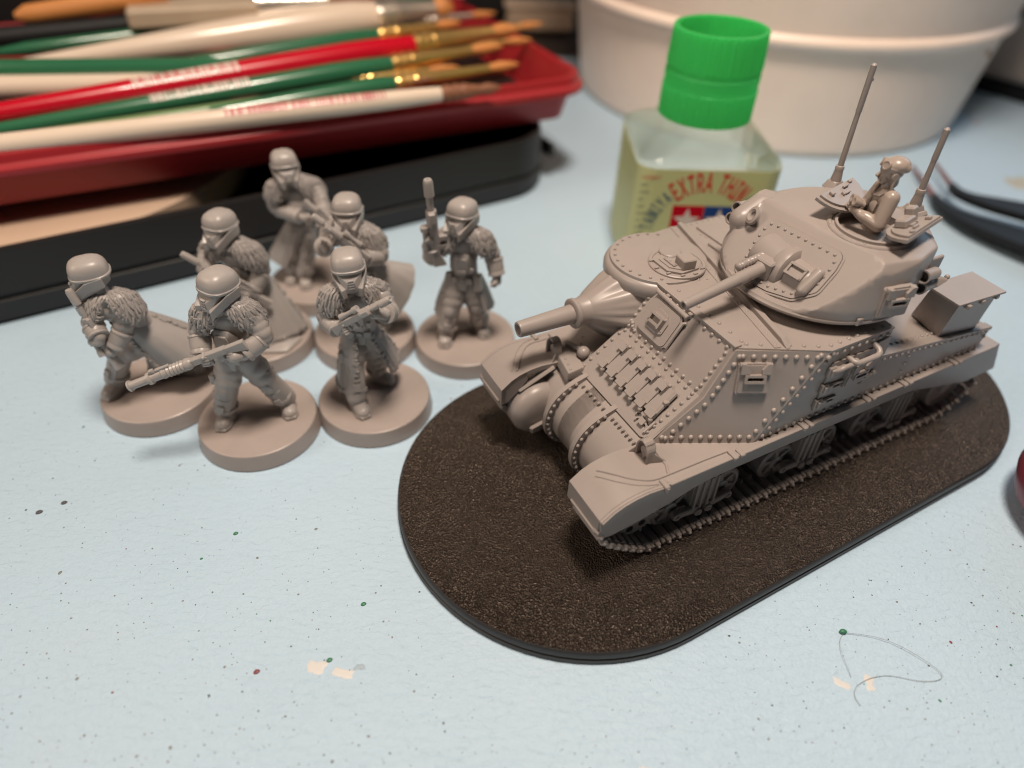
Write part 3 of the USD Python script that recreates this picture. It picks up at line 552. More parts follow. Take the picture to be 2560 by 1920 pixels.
# --- the three-piece transmission cover with two bolted flanges, and the final drive drums
nose = smoothpath([(-17.2, 20.6, 0), (-13.6, 18.9, 0), (-10.6, 16.3, 0), (-8.9, 12.6, 0), (-9.6, 7.6, 0), (-12.8, 4.2, 0), (-18, 3.2, 0)], 22)[:, :2]
nose_b = smoothpath([(-17.0, 21.35, 0), (-12.6, 19.9, 0), (-9.0, 17.3, 0), (-7.1, 12.8, 0), (-8.0, 7.2, 0), (-11.6, 3.4, 0), (-17.5, 2.4, 0)], 22)[:, :2]
tcov = obj('transmission_cover', prism([*map(tuple, nose), (-22, 3.4), (-22, 20.4)], -4.4, .2, 'y'), 'tank', tk, 40)
FL = (-7.6, 3.4)
obj('cover_segment', prism([*map(tuple, nose), (-22, 3.4), (-22, 20.4)], -7.0, 2.8, 'y'), 'tank', tcov, 40)
obj('cover_segment', prism([*map(tuple, nose), (-22, 3.4), (-22, 20.4)], 4.0, 13.6, 'y'), 'tank', tcov, 40)
obj('cover_segment', prism([*map(tuple, nose), (-22, 3.4), (-22, 20.4)], -16.8, -8.2, 'y'), 'tank', tcov, 40)
for y in FL:
    fl = obj('flange', prism([*map(tuple, nose_b), (-22, 3), (-22, 20.6)], y - .58, y + .58, 'y'), 'tank', tcov, 40)
    mid = (nose[2:-2] * .42 + nose_b[2:-2] * .58)
    from scipy.interpolate import interp1d
    L_ = np.r_[0, np.cumsum(np.linalg.norm(np.diff(mid, axis=0), axis=1))]; ss = np.linspace(.4, L_[-1] * .86, 13)
    for q in ss: obj('bolt', rivet((np.interp(q, L_, mid[:, 0]), y + .56, np.interp(q, L_, mid[:, 1])), (0, 1, 0), .44), 'tank', fl, 60)
for y0, y1, k in ((-7.0, 2.8, 6), (4.0, 13.6, 7)):
    for y in np.linspace(y0 + 1.2, y1 - 1.0, k): obj('bolt', cyl((-15.6, y, 19.6), (-14.9, y, 20.5), .3, .3, 8, .06), 'tank', tcov)
for yy, s_ in ((-14.6, 1), (13.6, 1)):
    for sg in ((-1, 1) if False else (1,)):
        y0, y1 = (-16.6, -10.6) if yy < 0 else (11.0, 16.2)
        obj('final_drive', turn((-8.6, y0, 10.6), (0, 1, 0), [(0, 5.9), (.4, 6.5), (y1 - y0 - 2.2, 6.6), (y1 - y0 - .7, 5.7), (y1 - y0, 4.2), (y1 - y0 + .25, 2.4), (y1 - y0 + .3, .2)] if yy < 0 else [(-.25, .2), (0, 4.2), (.8, 5.8), (2.2, 6.6), (y1 - y0, 6.6)], 40), 'tank', tcov, 35)
obj('bracket', cat(rh([(-9.0, -15.0, 18.6), (-9.0, -14.2, 18.6), (-4.4, -14.6, 16.4), (-4.4, -13.9, 16.4), (-12.5, -14.3, 20.2), (-12.5, -13.6, 20.2)], .3)), 'tank', tcov)
obj('tow_hook', rh([(-7.2, -9.8, 7), (-5.4, -9.5, 7.4), (-5.2, -9.6, 8.6), (-8.4, -9.4, 9.6), (-8.6, -9.9, 8)], .5), 'tank', tcov)
st_ = obj('stepped_cover', cat(rh([(-14.6, -16.6, 21.9), (-13.2, -9.0, 21.9), (-17.2, -9.4, 21.9), (-18.8, -17, 21.9), (-14.2, -16.8, 20.2), (-12.9, -9.0, 20.0), (-17, -9, 20), (-18.6, -17, 20)], .15), box(-30, -16.6, -23.6, -10.8, 20.9, 21.6, .1)), 'tank', tk)
rivets(st_, [(-15.4, -15.6, 22.05), (-16.9, -15.4, 22.05), (-15.0, -13.4, 22.05), (-14.6, -11.5, 22.05), (-14.1, -9.8, 22.05), (-19.5, -14.8, 21.62), (-21.2, -17, 21.62), (-22.8, -19, 21.62), (-21.5, -14.2, 21.62)], (0, 0, 1), .3)
sr_ = obj('siren', cat(ball((-18.9, -12.4, 23.2), 1.45, (1, 1, .95)), cyl((-18.9, -12.4, 21.2), (-18.9, -12.4, 23), .8, n=14), tube([(-18.8, -12.8, 23.5), (-18.3, -16.0, 22.9), (-18.2, -17.8, 22.4)], .55, 10), cyl((-18.2, -17.7, 21.3), (-18.2, -17.7, 22.6), .6, n=12)), 'tank', tk, 40)

# --- superstructure core and plates
P0, P1, P2, P3, P4 = A([-17.5, 14.6, 20.9]), A([-27.0, 15.6, 29.8]), A([-32.6, 14.9, 39.0]), A([-48.2, 23.35, 39.0]), A([-35.5, 23.3, 20.9])
back = [(-36, 22.8, 20.95), (-65, 22.8, 38.7), (-65, 22.8, 21), (-65, -23, 38.7), (-65, -23, 21), (-45, -23, 38.7), (-45, -23, 21)]
core = union_now = hull([(-36.2, 22.8, 21), (-48.9, 22.8, 38.7), *back[1:], (-36.2, -12, 21), (-36.2, -9, 29.6), (-36.2, -9, 38.7), (-36.6, 15, 38.7), (-36.2, 15.4, 29.6)])
low = hull([(-17.8, -10.6, 21), (-17.8, 13.9, 21), (-27.5, -9.6, 29.45), (-27.5, 14.4, 29.45), (-36.4, -10, 29.45), (-36.4, -10, 21), (-36.4, 22.6, 21), (-36.4, 19.0, 29.45)])
upp = hull([(-27.5, -9.6, 29.4), (-27.5, 14.4, 29.4), (-33.1, -8.6, 38.7), (-33.1, 13.9, 38.7), (-37.4, -8.6, 38.7), (-37.4, -9.6, 29.4), (-37.4, 19.6, 29.4), (-37.4, 16.2, 38.7)])
core = cat(core, low, upp)
deck_z = lambda x: np.interp(-x, [64, 107], [31.9, 26.4])
hullp = obj('upper_hull', cat(core, hull([(-64.5, y, z) for y in (-22.9, 22.9) for z in (21, 31.5)] + [(-104.5, y, z) for y in (-22.9, 22.9) for z in (21, 26.1)])), 'tank', tk, 25)
FR = -10.6
n1 = n_of((-16.7, 0, 21), (-16.7, 5, 21), (-26.7, 0, 29.7)); n1 = n1 if n1[0] > 0 else -n1
n2 = n_of((-26.7, 0, 29.7), (-26.7, 5, 29.7), (-32.6, 0, 39)); n2 = n2 if n2[0] > 0 else -n2
gl1 = obj('lower_glacis', slab([(-16.7, FR - .2, 20.9), (-16.7, 12.2, 20.9), (-17.6, 14.6, 21.7), (-26.8, 14.9, 29.75), (-26.8, -9.8, 29.75)], n1, -.5, .05), 'tank', tk)
gl2 = obj('upper_glacis', slab([(-26.75, -9.8, 29.75), (-26.75, 14.9, 29.75), (-32.6, 14.6, 39.05), (-32.6, -8.6, 39.05)], n2, -.5, 0.02), 'tank', tk)
def on1(y, t): return A([-16.7 + (-10.1) * t, y, 20.95 + 8.8 * t]) + n1 * .05
def on2(y, t): return A([-26.75 - 5.85 * t, y, 29.75 + 9.3 * t]) + n2 * .02
rivets(gl1, [on1(y, .955) for y in np.linspace(-8.6, 13.6, 12)], n1, .42)
rivets(gl1, [on1(-10.0 + t * 1.0, t) for t in np.linspace(.10, .86, 6)], n1, .42)
rivets(gl1, [on1(12.6 + t * 1.2, t) for t in np.linspace(.12, .88, 7)], n1, .42)
rivets(gl2, [on2(y, .06) for y in np.linspace(-8.6, 13.6, 12)], n2, .44)
rivets(gl2, [on2(y, .94) for y in np.linspace(-7.6, 13.4, 11)], n2, .44)
rivets(gl2, [on2(13.9, t) for t in np.linspace(.16, .84, 6)], n2, .44)
rivets(gl2, [on2(-9.0 + t * .8, t) for t in np.linspace(.16, .84, 6)], n2, .44)
# driver's hatch with its visor
e_y, e_u2 = A([0, 1., 0]), A([-5.85, 0, 9.3]) / math.hypot(5.85, 9.3)
hc = on2(-2.2, .50)
dh = obj('driver_hatch', cat(plate(rpoly(9.2, 7.8, 1.4), hc, e_y, e_u2, -.1, .55), plate(rpoly(8.6, 7.2, 1.2), hc, e_y, e_u2, .5, .8)), 'tank', gl2, 30)
obj('hinge_bar', cyl(on2(-7.0, .93) + n2 * .75, on2(3.0, .90) + n2 * .75, .5, n=14, ch=.12), 'tank', dh, 40)
for yy in (-4.2, 2.8): obj('hinge_lug', cat(box(-.4, .4, -.5, .5, -.3, .4, .15)), 'tank', dh, at=tuple(on2(yy, .97) + n2 * .4))
vis = Polygon([(-2.6, .9), (-1.4, 2.2), (1.6, 2.0), (2.7, .6), (2.7, -1.6), (1.6, -2.3), (-1.8, -2.3), (-2.7, -1.2)])
vc = hc + e_y * -.2 + e_u2 * .2
vo = obj('visor', plate(vis, vc, e_y, e_u2, .78, 1.15), 'tank', dh, 30)
obj('visor_slot', cat(plate(rpoly(3.6, .5, .2), vc + e_u2 * .95, e_y, e_u2, 1.1, 2.1), plate(rpoly(3.6, .5, .2), vc - e_u2 * .75, e_y, e_u2, 1.1, 2.0), plate(rpoly(.5, 2.0, .2), vc - e_y * 1.7, e_y, e_u2, 1.1, 2.0), plate(rpoly(.5, 2.3, .2), vc + e_y * 1.7, e_y, e_u2, 1.1, 2.3)), 'tank', vo)
for a, b in ((-2.0, .9), (1.8, 1.2), (2.2, -1.2), (1.2, -1.9), (-1.5, -1.9), (-2.2, -.9)): obj('bolt', rivet(vc + e_y * a + e_u2 * b + n2 * 1.15, n2, .2), 'tank', vo, 60)
obj('hatch_stay', tube([hc + e_y * 4.8 - e_u2 * 3 + n2 * .4, hc + e_y * 5.0 + e_u2 * 2.9 + n2 * .7, hc + e_y * 5.4 + e_u2 * 3.3 + n2 * .3], .4, 8), 'tank', dh, 40)
obj('catch', cat(ball(on2(-8.0, .15) + n2 * .3, .45), ball(on2(-7.4, .10) + n2 * .4, .4), tube([on2(-8.3, .18) + n2 * .2, on2(-7.0, .07) + n2 * .2], .3, 6)), 'tank', gl2)
# spare-track rack on the lower plate: six clips in two rows with slim ribs between
rk = obj('tool_rack', cat(slab([on1(-7.6, .34), on1(11.4, .34), on1(11.4, .80), on1(-7.6, .80)], n1, 0, 1.0)), 'tank', gl1)
eu1 = A([-10.1, 0, 8.8]) / math.hypot(10.1, 8.8)
for k in range(6):
    y = -6.4 + k * 3.35
    c = on1(y + .6, .345) + n1 * 1.1
    obj('clip', plate(Polygon([(-1.1, -.75), (1.1, -.75), (1.1, .75), (-.3, .75), (-1.1, .2)]), c, e_y, eu1, -.5, .5), 'tank', rk)
    obj('clip_bolt', ball(c - eu1 * 1.0 + e_y * .9 - n1 * .1, .5), 'tank', rk, 60)
    if k < 5:
        c2 = on1(y + 1.7, .74) + n1 * 1.0
        obj('clip', plate(Polygon([(-1.0, -.8), (1.0, -.8), (1.0, .5), (.2, .9), (-1.0, .9)]), c2, e_y, eu1, -.1, .95), 'tank', rk)
        obj('clip_bolt', ball(c2 + eu1 * 1.0 + e_y * .8, .42), 'tank', rk, 60)
        obj('rib', tube([on1(y + 1.7, .70) + n1 * 1.3, on1(y + 1.7, .40) + n1 * 1.05], [.26, .1], 6), 'tank', rk)
obj('end_bar', cat(tube([on1(11.5, .36) + n1 * .7, on1(11.5, .80) + n1 * .7], .5, 8), box(-.6, .6, -.5, .5, -.4, .5, .15).translate(tuple(on1(11.6, .6) + n1 * .9))), 'tank', rk)
tb = []
for dy, dt in ((9.2, .20), (9.9, .13), (11.6, .13)):
    c = on1(dy - .2, dt) + n1 * .35; tb.append(tube([c + e_y * .8 * math.cos(a) + eu1 * .7 * math.sin(a) for a in np.linspace(-.3, PI + .3, 9)], .26, 6))
tb.append(plate(rpoly(1.5, 1.3, .2), on1(10.5, .17) + n1 * .2, e_y, eu1, -.1, .6)); tb.append(tube([on1(12.4, .08) + n1 * .3, on1(12.6, .30) + n1 * .3], .36, 7))
obj('tow_clips', cat(*tb), 'tank', gl1)

# --- left cheek plate with pistol port
nc = n_of(P0, P4, P3); nc = nc if nc[1] > 0 else -nc
cex = (P4 - P0) / np.linalg.norm(P4 - P0); cey = np.cross(nc, cex)
if cey[2] < 0: cey = -cey
if np.cross(cex, cey) @ nc < 0: cex = -cex
cpoly = Polygon([(float((q - P0) @ cex), float((q - P0) @ cey)) for q in (P0, P1, P2 + A([.1, .1, .05]), P3, P4)])
ck = obj('cheek_plate', plate(cpoly, P0, cex, cey, -.7, .05), 'tank', tk, 25)
obj('edge_frame', cat(*[rh([a + nc * .3 + A([.25, -.7, .2]), a + nc * .3 - A([.2, .25, 0]), b + nc * .3 + A([.25, -.7, .2]), b + nc * .3 - A([.2, .25, 0]), a - nc * .3 + A([0, -.5, 0]), b - nc * .3 + A([0, -.5, 0])], .1) for a, b in ((P0, P1), (P1, P2))]), 'tank', ck)
ins = lambda a, b, f: a + (b - a) * f
C_ = (P0 + P1 + P2 + P3 + P4) / 5
def edge_riv(a, b, n, off=1.15, f0=.05, f1=.95):
    d = (b - a) / np.linalg.norm(b - a); q = np.cross(nc, d); q = q if q @ (C_ - a) > 0 else -q
    pts = [ins(a, b, f) + q * off for f in np.linspace(f0, f1, n)]; return [p - nc * ((p - P0) @ nc - .06) for p in pts]
rivets(ck, edge_riv(P0, P4, 10, 1.25, .10, .95) + edge_riv(P0, P1, 6, 1.2, .2, .95) + edge_riv(P1, P2, 6, 1.2, .12, .93) + edge_riv(P2, P3, 9, 1.15, .08, .98) + edge_riv(P3, P4, 8, 1.2, .07, .90), nc, .5)
ex = P4 - P0; ex /= np.linalg.norm(ex); ey_ = np.cross(nc, ex); ey_ = ey_ if ey_[2] > 0 else -ey_
ez_sign = 1 if np.cross(ex, ey_) @ nc > 0 else -1
if ez_sign < 0: ex = -ex
def port(par, c, ex, ey, nn, k=1.0, name='pistol_port'):
    p = obj(name, cat(plate(rpoly(6.3 * k, 6.2 * k, .5), c, ex, ey, -.1, .9), plate(rpoly(5.6 * k, 5.5 * k, .4), c, ex, ey, .85, 1.15)), 'tank', par, 30)
    cc = c + ey * .25 * k + nn * 1.1
    fr = rpoly(4.0 * k, 1.7 * k, .2).difference(rpoly(3.0 * k, .75 * k, .15)); obj('slot_frame', plate(fr, cc, ex, ey, 0, .75), 'tank', p)
    obj('slot', plate(rpoly(2.9 * k, .7 * k, .1), cc, ex, ey, 0, .12), 'black_void', p)
    for s in (-1, 1):
        k = k * 1.0
        obj('hinge', cat(plate(Polygon([(-.6 * k, 0), (1.1 * k, 0), (1.1 * k, .9 * k), (.2 * k, 2.0 * k), (-.6 * k, 2.0 * k)]) if s < 0 else Polygon([(-1.1 * k, 0), (.6 * k, 0), (.6 * k, 2.0 * k), (-.2 * k, 2.0 * k), (-1.1 * k, .9 * k)]), c + ex * s * 2.2 * k + ey * 1.2 * k + nn * 1.0, ex, ey, 0, .7), cyl(c + ex * (s * 2.4 - .6) * k + ey * 2.75 * k + nn * .8, c + ex * (s * 2.4 + .6) * k + ey * 2.75 * k + nn * .8, .5 * k, n=10)), 'tank', p)
    return p
port(ck, A([-35.05, 18.55, 34.1]), ex, ey_, nc)

# --- left side: front door plate and long rear plate
e_x = A([-1., 0, 0]); e_z = A([0, 0, 1.]); ny = A([0, 1., 0])
YS = 23.3
zr = lambda x: deck_z(x) + .1
sp1 = obj('side_plate', slab([(-35.5, YS, 20.95), (-48.2, YS, 39.0), (-64.8, YS, 39.0), (-65.3, YS, 32.2), (-65.3, YS, 20.95)], ny, -.5, 0.05), 'tank', tk)
sp2 = obj('side_plate', slab([(-65.3, YS, 20.95), (-65.3, YS, 31.7), (-104.6, YS, 26.5), (-103.2, YS, 20.95)], ny, -.5, .0), 'tank', tk)
yr = YS + .05
d_ = (A([-48.2, 0, 39.0]) - A([-35.5, 0, 20.95])); d_ /= np.linalg.norm(d_); q_ = A([d_[2], 0, -d_[0]]) * -1
rivets(sp1, [A([-35.5, yr, 20.95]) + d_ * s_ + A([-1.15, 0, .1]) for s_ in np.linspace(1.2, 21.2, 11)], ny, .46)
rivets(sp1, [(x, yr, 38.1) for x in np.linspace(-49.8, -63.6, 8)], ny, .46)
rivets(sp1, [(x, yr, 21.9) for x in np.linspace(-37.4, -64.2, 14)], ny, .46)
rivets(sp1, [(-64.2, yr, z) for z in (36.2, 34.2)], ny, .4)
rivets(sp2, [(x, YS, zr(x) - .9) for x in np.linspace(-66.8, -103.2, 20)], ny, .44)
rivets(sp2, [(x, YS, 21.9) for x in np.linspace(-66.4, -102.4, 18)], ny, .44)
rivets(sp2, [(-75.6, YS, z) for z in (24.2, 26.4, 28.4)] + [(-103.4, YS, 24.4)], ny, .4)
dr = obj('side_door', cat(plate(rpoly(13.2, 12.4, .5), (-56.3, yr, 29.6), e_x, e_z, -.1, .35)), 'tank', sp1, 30)
pq = A([-57.6, yr + .3, 31.2])
e_xs = e_x
port(dr, pq, e_x, e_z, ny, .92, 'vision_port')
for z in (33.9, 29.6, 25.7):
    obj('door_hinge', cat(box(-51.0, -49.2, yr - .05, yr + .8, z - 1.2, z + 1.2, .2), box(-51.9, -50.8, yr + .1, yr + 1.1, z - .8, z + .8, .15), box(-54.6, -51.6, yr + .3, yr + .9, z + .25, z + .75, .1), box(-54.2, -51.6, yr + .3, yr + .9, z - .75, z - .25, .1), box(-50.4, -49.6, yr + .7, yr + 1.25, z - .8, z + .8, .15)), 'tank', dr)
def grab(pts, r=.55): return tube(smoothpath(pts, 24), r, 10)
obj('grab_handle', cat(tube([(-53.8, yr, 35.9), (-53.8, yr + 1.7, 35.9), (-54.1, yr + 2.2, 35.9), (-54.8, yr + 2.4, 35.9), (-59.2, yr + 2.4, 36.0), (-60.0, yr + 2.1, 36.3), (-60.2, yr + 1.6, 36.7), (-60.2, yr, 37.1)], .58, 12)), 'tank', sp1, 40)
obj('grab_handle', cat(tube([(-50.6, yr, 33.8), (-50.5, yr + 1.2, 34.4), (-50.9, yr + 1.6, 35.0), (-51.6, yr + 1.7, 35.3), (-54.6, yr + 1.7, 35.3), (-55.4, yr + 1.0, 35.3)], .5, 12)), 'tank', sp1, 40)
obj('door_latch', cat(tube([(-61.2, yr + .4, 27.0), (-64.6, yr + .4, 28.5)], .38, 8), ball((-61.2, yr + .4, 27), .55), ball((-64.4, yr + .5, 28.5), .6), box(-63.6, -62.2, yr, yr + .8, 27.2, 28.4, .15)), 'tank', sp1)
tab_ = obj('hull_corner_tab', cat(slab([(-61.2, yr + .02, 36.9), (-64.7, yr + .02, 37.6), (-65.2, yr + .02, 33.0), (-62.4, yr + .02, 32.4)], ny, 0, .45)), 'tank', sp1)

# --- roof with rivets and the cross bar
up = A([0, 0, 1.])
roof_poly = Polygon([(-32.4, -9.2), (-32.4, 15.0), (-48.2, 23.5), (-65, 23.4), (-65, -26.2), (-50, -26.6), (-40, -26), (-33, -14)])
rf = obj('roof_plate', prism(roof_poly, 38.75, 39.35), 'tank', tk)
obj('roof_plate', prism(Polygon([(-32.2, -8.6), (-32.2, 15.2), (-33.8, 15.2), (-33.8, -8.6)]), 39.35, 39.75), 'tank', rf)
rt = 39.35
rivets(rf, [(-34.8, y, rt) for y in np.linspace(-7.5, 14, 8)], up, .38)
rivets(rf, [(x, 22.2 - max(0, (-48.2 - x)) * 0 - max(0, x + 48.2) * .54, rt) for x in np.linspace(-35, -63, 13)], up, .4)
rivets(rf, [A([-34.2, -8.2, rt]) + A([-1.75, 0.55, 0]) * k for k in range(9)], up, .3)
bar0, bar1 = A([-50.6, -26.4, rt]), A([-39.9, 19.4, rt])
bar0, bar1 = A([-51.6, -26.2, rt]), A([-49.0, 22.6, rt])
db = obj('cross_bar', cat(rh([A(p) + A([dx, 0, dz]) for p in ((-52.0, -26.2, rt), (-41.7, 17.4, rt)) for dx in (-.5, .5) for dz in (-.2, .9)], .12), rh([(-42.2, 17.4, rt), (-41.2, 17.4, rt), (-42.2, 17.4, rt + .9), (-41.2, 17.4, rt + .9), (-41.6, 19.4, rt + .1), (-40.9, 19.4, rt + .1)], .12)), 'tank', rf)
bd = (A([-40.6, 18.6, 0]) - A([-51.4, -26.2, 0])); bd /= np.linalg.norm(bd)
rivets(rf, [A([-51.4, -26.2, rt]) + bd * s_ + A([1.0, -.2, 0]) for s_ in np.linspace(1.5, 44.5, 18)], up, .38)
obj('seam_strip', slab([A([-51.0, -26.2, rt]) + A([.2, 0, 0]), A([-40.3, 18.6, rt]) + A([.2, 0, 0]), A([-40.3, 18.6, rt]) + A([1.3, -.4, 0]), A([-51.0, -26.2, rt]) + A([1.3, -.4, 0])], up, -.05, .2), 'tank', rf)
rivets(rf, [(x, -25.6, rt) for x in np.linspace(-53.4, -63.5, 7)], up, .32)
hx = obj('roof_hatch', cat(prism(Polygon([(-55.2, -23.4), (-63.8, -23.2), (-63.8, -15), (-55.2, -15)]).buffer(.4), rt - .1, rt + .5)), 'tank', rf)
obj('step_strip', box(-53.0, -52.2, -16.5, -11.0, rt - .05, rt + .7, .15), 'tank', rf)
rivets(rf, [(-53.9, -20.8, rt), (-54.2, -19.4, rt), (-54.0, -13.2, rt)], up, .3)

# --- sponson dome, its hatch, the canvas gun cover and the big gun
DC = A([-38.7, -16.6, 0])
dm_ = obj('sponson', cat(turn((DC[0], DC[1], 20.9), up, [(0, 9.2), (6, 9.6), (12, 10.2), (14.6, 10.7), (15.0, 11.2), (15.6, 11.55), (16.9, 11.6), (17.7, 11.3), (18.1, 10.9), (18.3, 10.5), (18.9, 10.4), (19.0, 10.2), (19.2, .1)], 72), hull([(-38.7, -27.2, 21), (-65, -26.2, 21), (-38.7, -27.2, 38.7), (-65, -26.2, 38.7), (-65, -22, 38.7), (-65, -22, 21), (-38, -20, 21), (-38, -20, 38.7)])), 'tank', tk, 35)
rivets(dm_, [DC + A([9.4 * math.cos(a), 9.4 * math.sin(a), 40.05]) for a in np.linspace(-2.2, 1.0, 14)], up, .3)
HC = A([-40.2, -12.2, 40.05])
obj('hatch_ring', turn(HC, up, [(-.3, 6.1), (.25, 6.1), (.4, 5.9), (.4, 5.3), (.2, 5.2), (.2, .1)], 48), 'tank', dm_)
hp_ = Polygon([(-4.6, -2.6), (-2.0, -4.6), (2.2, -4.4), (4.4, -2.6), (4.4, 2.2), (2.2, 4.4), (-2.4, 4.2), (-4.4, 2.4)])
hl = obj('dome_hatch', cat(prism(affinity.translate(hp_, HC[0], HC[1]), 40.2, 40.75), prism(affinity.translate(affinity.scale(hp_, .78, .78), HC[0], HC[1]), 40.7, 41.0), turn((HC[0] - .6, HC[1] - 3.4, 40.7), up, [(0, 2.4), (.45, 2.4), (.6, 2.2), (.6, .1)], 36)), 'tank', dm_)
pv = obj('periscope', rh([(HC[0] + a, HC[1] + b, z) for a, b in ((1.0, .6), (-1.7, 1.0), (-1.3, 4.0), (1.4, 3.6)) for z in (40.9, 42.7)], .2), 'tank', hl)
obj('strap', cat(box(HC[0] + 1.6, HC[0] + 2.6, HC[1] - 1.6, HC[1] + 2.0, 41, 41.35, .1)), 'tank', hl)
rivets(hl, [HC + A([2.1, q, 1.3]) for q in (-1.2, 0.2, 1.6)], up, .24)
for a in np.linspace(-.5, 2.2, 6): obj('ring_lug', box(-.5, .5, -.25, .25, 0, .45, .08), 'tank', dm_, at=tuple(HC + A([5.5 * math.cos(a), 5.5 * math.sin(a), .3])))
GY, GZ = -16.2, 31.4
rings = []
nth = 96
for i, s_ in enumerate(np.linspace(0, 1, 26)):
    x = -20.4 - s_ * 17.5; c = A([x, GY - .3 * s_, GZ - 1.7 * math.sin(s_ * PI * .6)]); r = 3.15 + 6.6 * math.sin(min(s_ * 1.12, 1) * PI / 2) ** .95
    t = np.arange(nth) * 2 * PI / nth
    fold = sum(a * np.sin(k * t + ph + s_ * tw_) for a, k, ph, tw_ in ((.50, 9, .4, .9), (.38, 14, 1.9, -.7), (.22, 23, .2, .5)))
    amp = np.clip(s_ * 3.0, 0, 1) * np.clip(1.35 - s_ * .7, .5, 1) * .12 * (.75 + .45 * np.clip(-np.sin(t), -.6, 1))
    ck_ = np.abs(fold); rr = r * (1 + amp * (fold - .6 * ck_)) + .25 * np.sin(3 * t + 4 * s_) * s_
    rings.append(np.c_[np.full(nth, x), c[1] + rr * np.cos(t) * (1.0), c[2] + rr * np.sin(t) * 1.0])
obj('canvas_cover', loft(rings, cap=False), 'tank', dm_, True)
obj('cover_collar', turn((-17.3, GY, GZ), (-1, 0, 0), [(0, 2.35), (0, 3.0), (.25, 3.3), (.9, 3.3), (1.2, 3.0), (2.2, 3.05), (3.6, 3.4), (3.6, 2.4)], 36), 'tank', dm_, 40)
obj('main_gun', turn((-30, GY, GZ), (1, 0, 0), [(0, 2.15), (12.6, 2.1), (25.2, 1.72), (25.5, 1.6), (25.55, 1.25), (25.2, 1.05), (24.4, 1.0), (24.3, .1)], 32), 'tank', dm_, 40)
obj('cover_edge', cat(*[rivet((-36.2, GY + 9.0 * math.cos(a), GZ + 9.0 * math.sin(a)), (.2, math.cos(a), math.sin(a)), .5) for a in (.3, .0)], box(-33.0, -32.4, -9.6, -8.4, 26, 36, .1)), 'tank', dm_)

# --- turret
TC = A([-61.7, 4.4])
tu = obj('turret_ring', turn((TC[0], TC[1], 39.2), up, [(0, 15.2), (1.4, 15.2), (1.6, 16.6), (2.4, 16.8)], 64), 'tank', tk, 40)
def tring(R, z, cx, cy, sx=1.0, sy=1.0, n=56):
    t = np.arange(n) * 2 * PI / n; return np.c_[cx + R * sx * np.cos(t), cy + R * sy * np.sin(t), np.full(n, z)]
def soft(pts, b): p = np.asarray(pts, float); s = trimesh.creation.icosphere(1, b).vertices; return hull((p[:, None] + s[None]).reshape(-1, 3))
tb_ = soft(np.vstack([tring(17.6, 42.6, *TC), tring(17.9, 44.4, *TC), tring(16.2, 51.5, TC[0] - .8, TC[1] + .9), tring(14.2, 52.9, TC[0] - 1.5, TC[1] + 1.2),
               [(-58.0, 20.0, 52.7), (-65.2, 21.6, 52.7), (-72, 19.6, 52.7), (-56.2, 14.4, 52.7)], [(-80.5, y, z) for y in (-3, 11) for z in (44, 51.8)]]), .9)
pa, pb, pc = A([-54.2, -2.6, 52.0]), A([-55.6, 13.7, 52.0]), A([-46.0, 5.0, 43.6])
pn = np.cross(pb - pa, pc - pa); pn /= np.linalg.norm(pn); pn = pn if pn[0] > 0 else -pn
tb_ = tb_.trim_by_plane(tuple(-pn), float(-pn @ pa))
# left flank facet: from the plate's side back to the vertical side
hole = m3.Manifold.cylinder(20, 6.2, 6.2, 48).translate((-65.3, 10.7, 45))
ear = m3.Manifold.hull_points((A([[-52, -8.6, 49.5], [-58, -11.5, 48.5], [-53.5, -8, 45], [-58, -9, 52]])[:, None] + trimesh.creation.icosphere(2, 2.6).vertices[None]).reshape(-1, 3))
tb_ = (tb_ + ear.trim_by_plane((0, 0, -1), -53.9)) - hole
tmesh = tb_.refine_to_length(1.1); tq = tm(tmesh)
trimesh.smoothing.filter_taubin(tq, lamb=.5, nu=.52, iterations=4)
tbody = obj('turret', tq, 'tank', tk, 40)
obj('base_lip', turn((TC[0], TC[1], 41.7), up, [(0, 17.2), (.1, 18.5), (.35, 18.75), (.75, 18.75), (1.0, 18.5), (1.4, 18.3)], 72), 'tank', tbody, 40)
obj('lip_lug', box(-.7, .7, -.3, .3, -.4, 1.2, .15), 'tank', tbody, at=(-55.2, 21.9, 42.3))
# front plate outline on the sloping face
fx = pb - pa; fx /= np.linalg.norm(fx); fy = np.cross(pn, fx); fy = fy if fy[2] > 0 else -fy
sgn_ = 1 if np.cross(fx, fy) @ pn > 0 else -1
if sgn_ < 0: fx = -fx
F0 = A([-50.6, 6.4, 48.0]); F0 = F0 + pn * (pn @ (pa - F0))
L2 = lambda p: (float((A(p) - F0) @ fx), float((A(p) - F0) @ fy))
if (L2(pb)[0] < 0): pass
outl = [L2(p) for p in ((-54.2, -2.2, 52.0), (-53.2, -3.5, 51.1), (-49.7, -2.9, 47.7), (-45.6, -1.2, 43.8), (-44.9, 1.5, 43.0), (-45.7, 7.5, 43.2), (-47.1, 12.5, 44.0), (-49.7, 15.3, 46.4), (-53.4, 14.9, 49.9), (-55.4, 14.1, 51.7), (-55.8, 12.9, 52.2))]
op = Polygon(outl).buffer(-1.7).buffer(1.7, 10).buffer(2.0, 10).buffer(-2.1, 10)
fp = obj('gun_plate', plate(op, F0 - pn * .25, fx, fy, 0, .75), 'tank', tbody, 28)
obj('plate_edge', plate(op.buffer(.45, 6).difference(op.buffer(.08, 4)), F0 - pn * .2, fx, fy, 0, .5), 'tank', fp, 28)
rim_ = op.buffer(-.95).exterior; nR = 30
P2d = lambda p, h=0.0: F0 + fx * p[0] + fy * p[1] + pn * h
rivets(fp, [P2d((rim_.interpolate(k / nR, normalized=True).x, rim_.interpolate(k / nR, normalized=True).y), .48) for k in range(nR)], pn, .33)
fxw = fx if fx[1] > 0 else -fx        # along the plate towards the tank's left
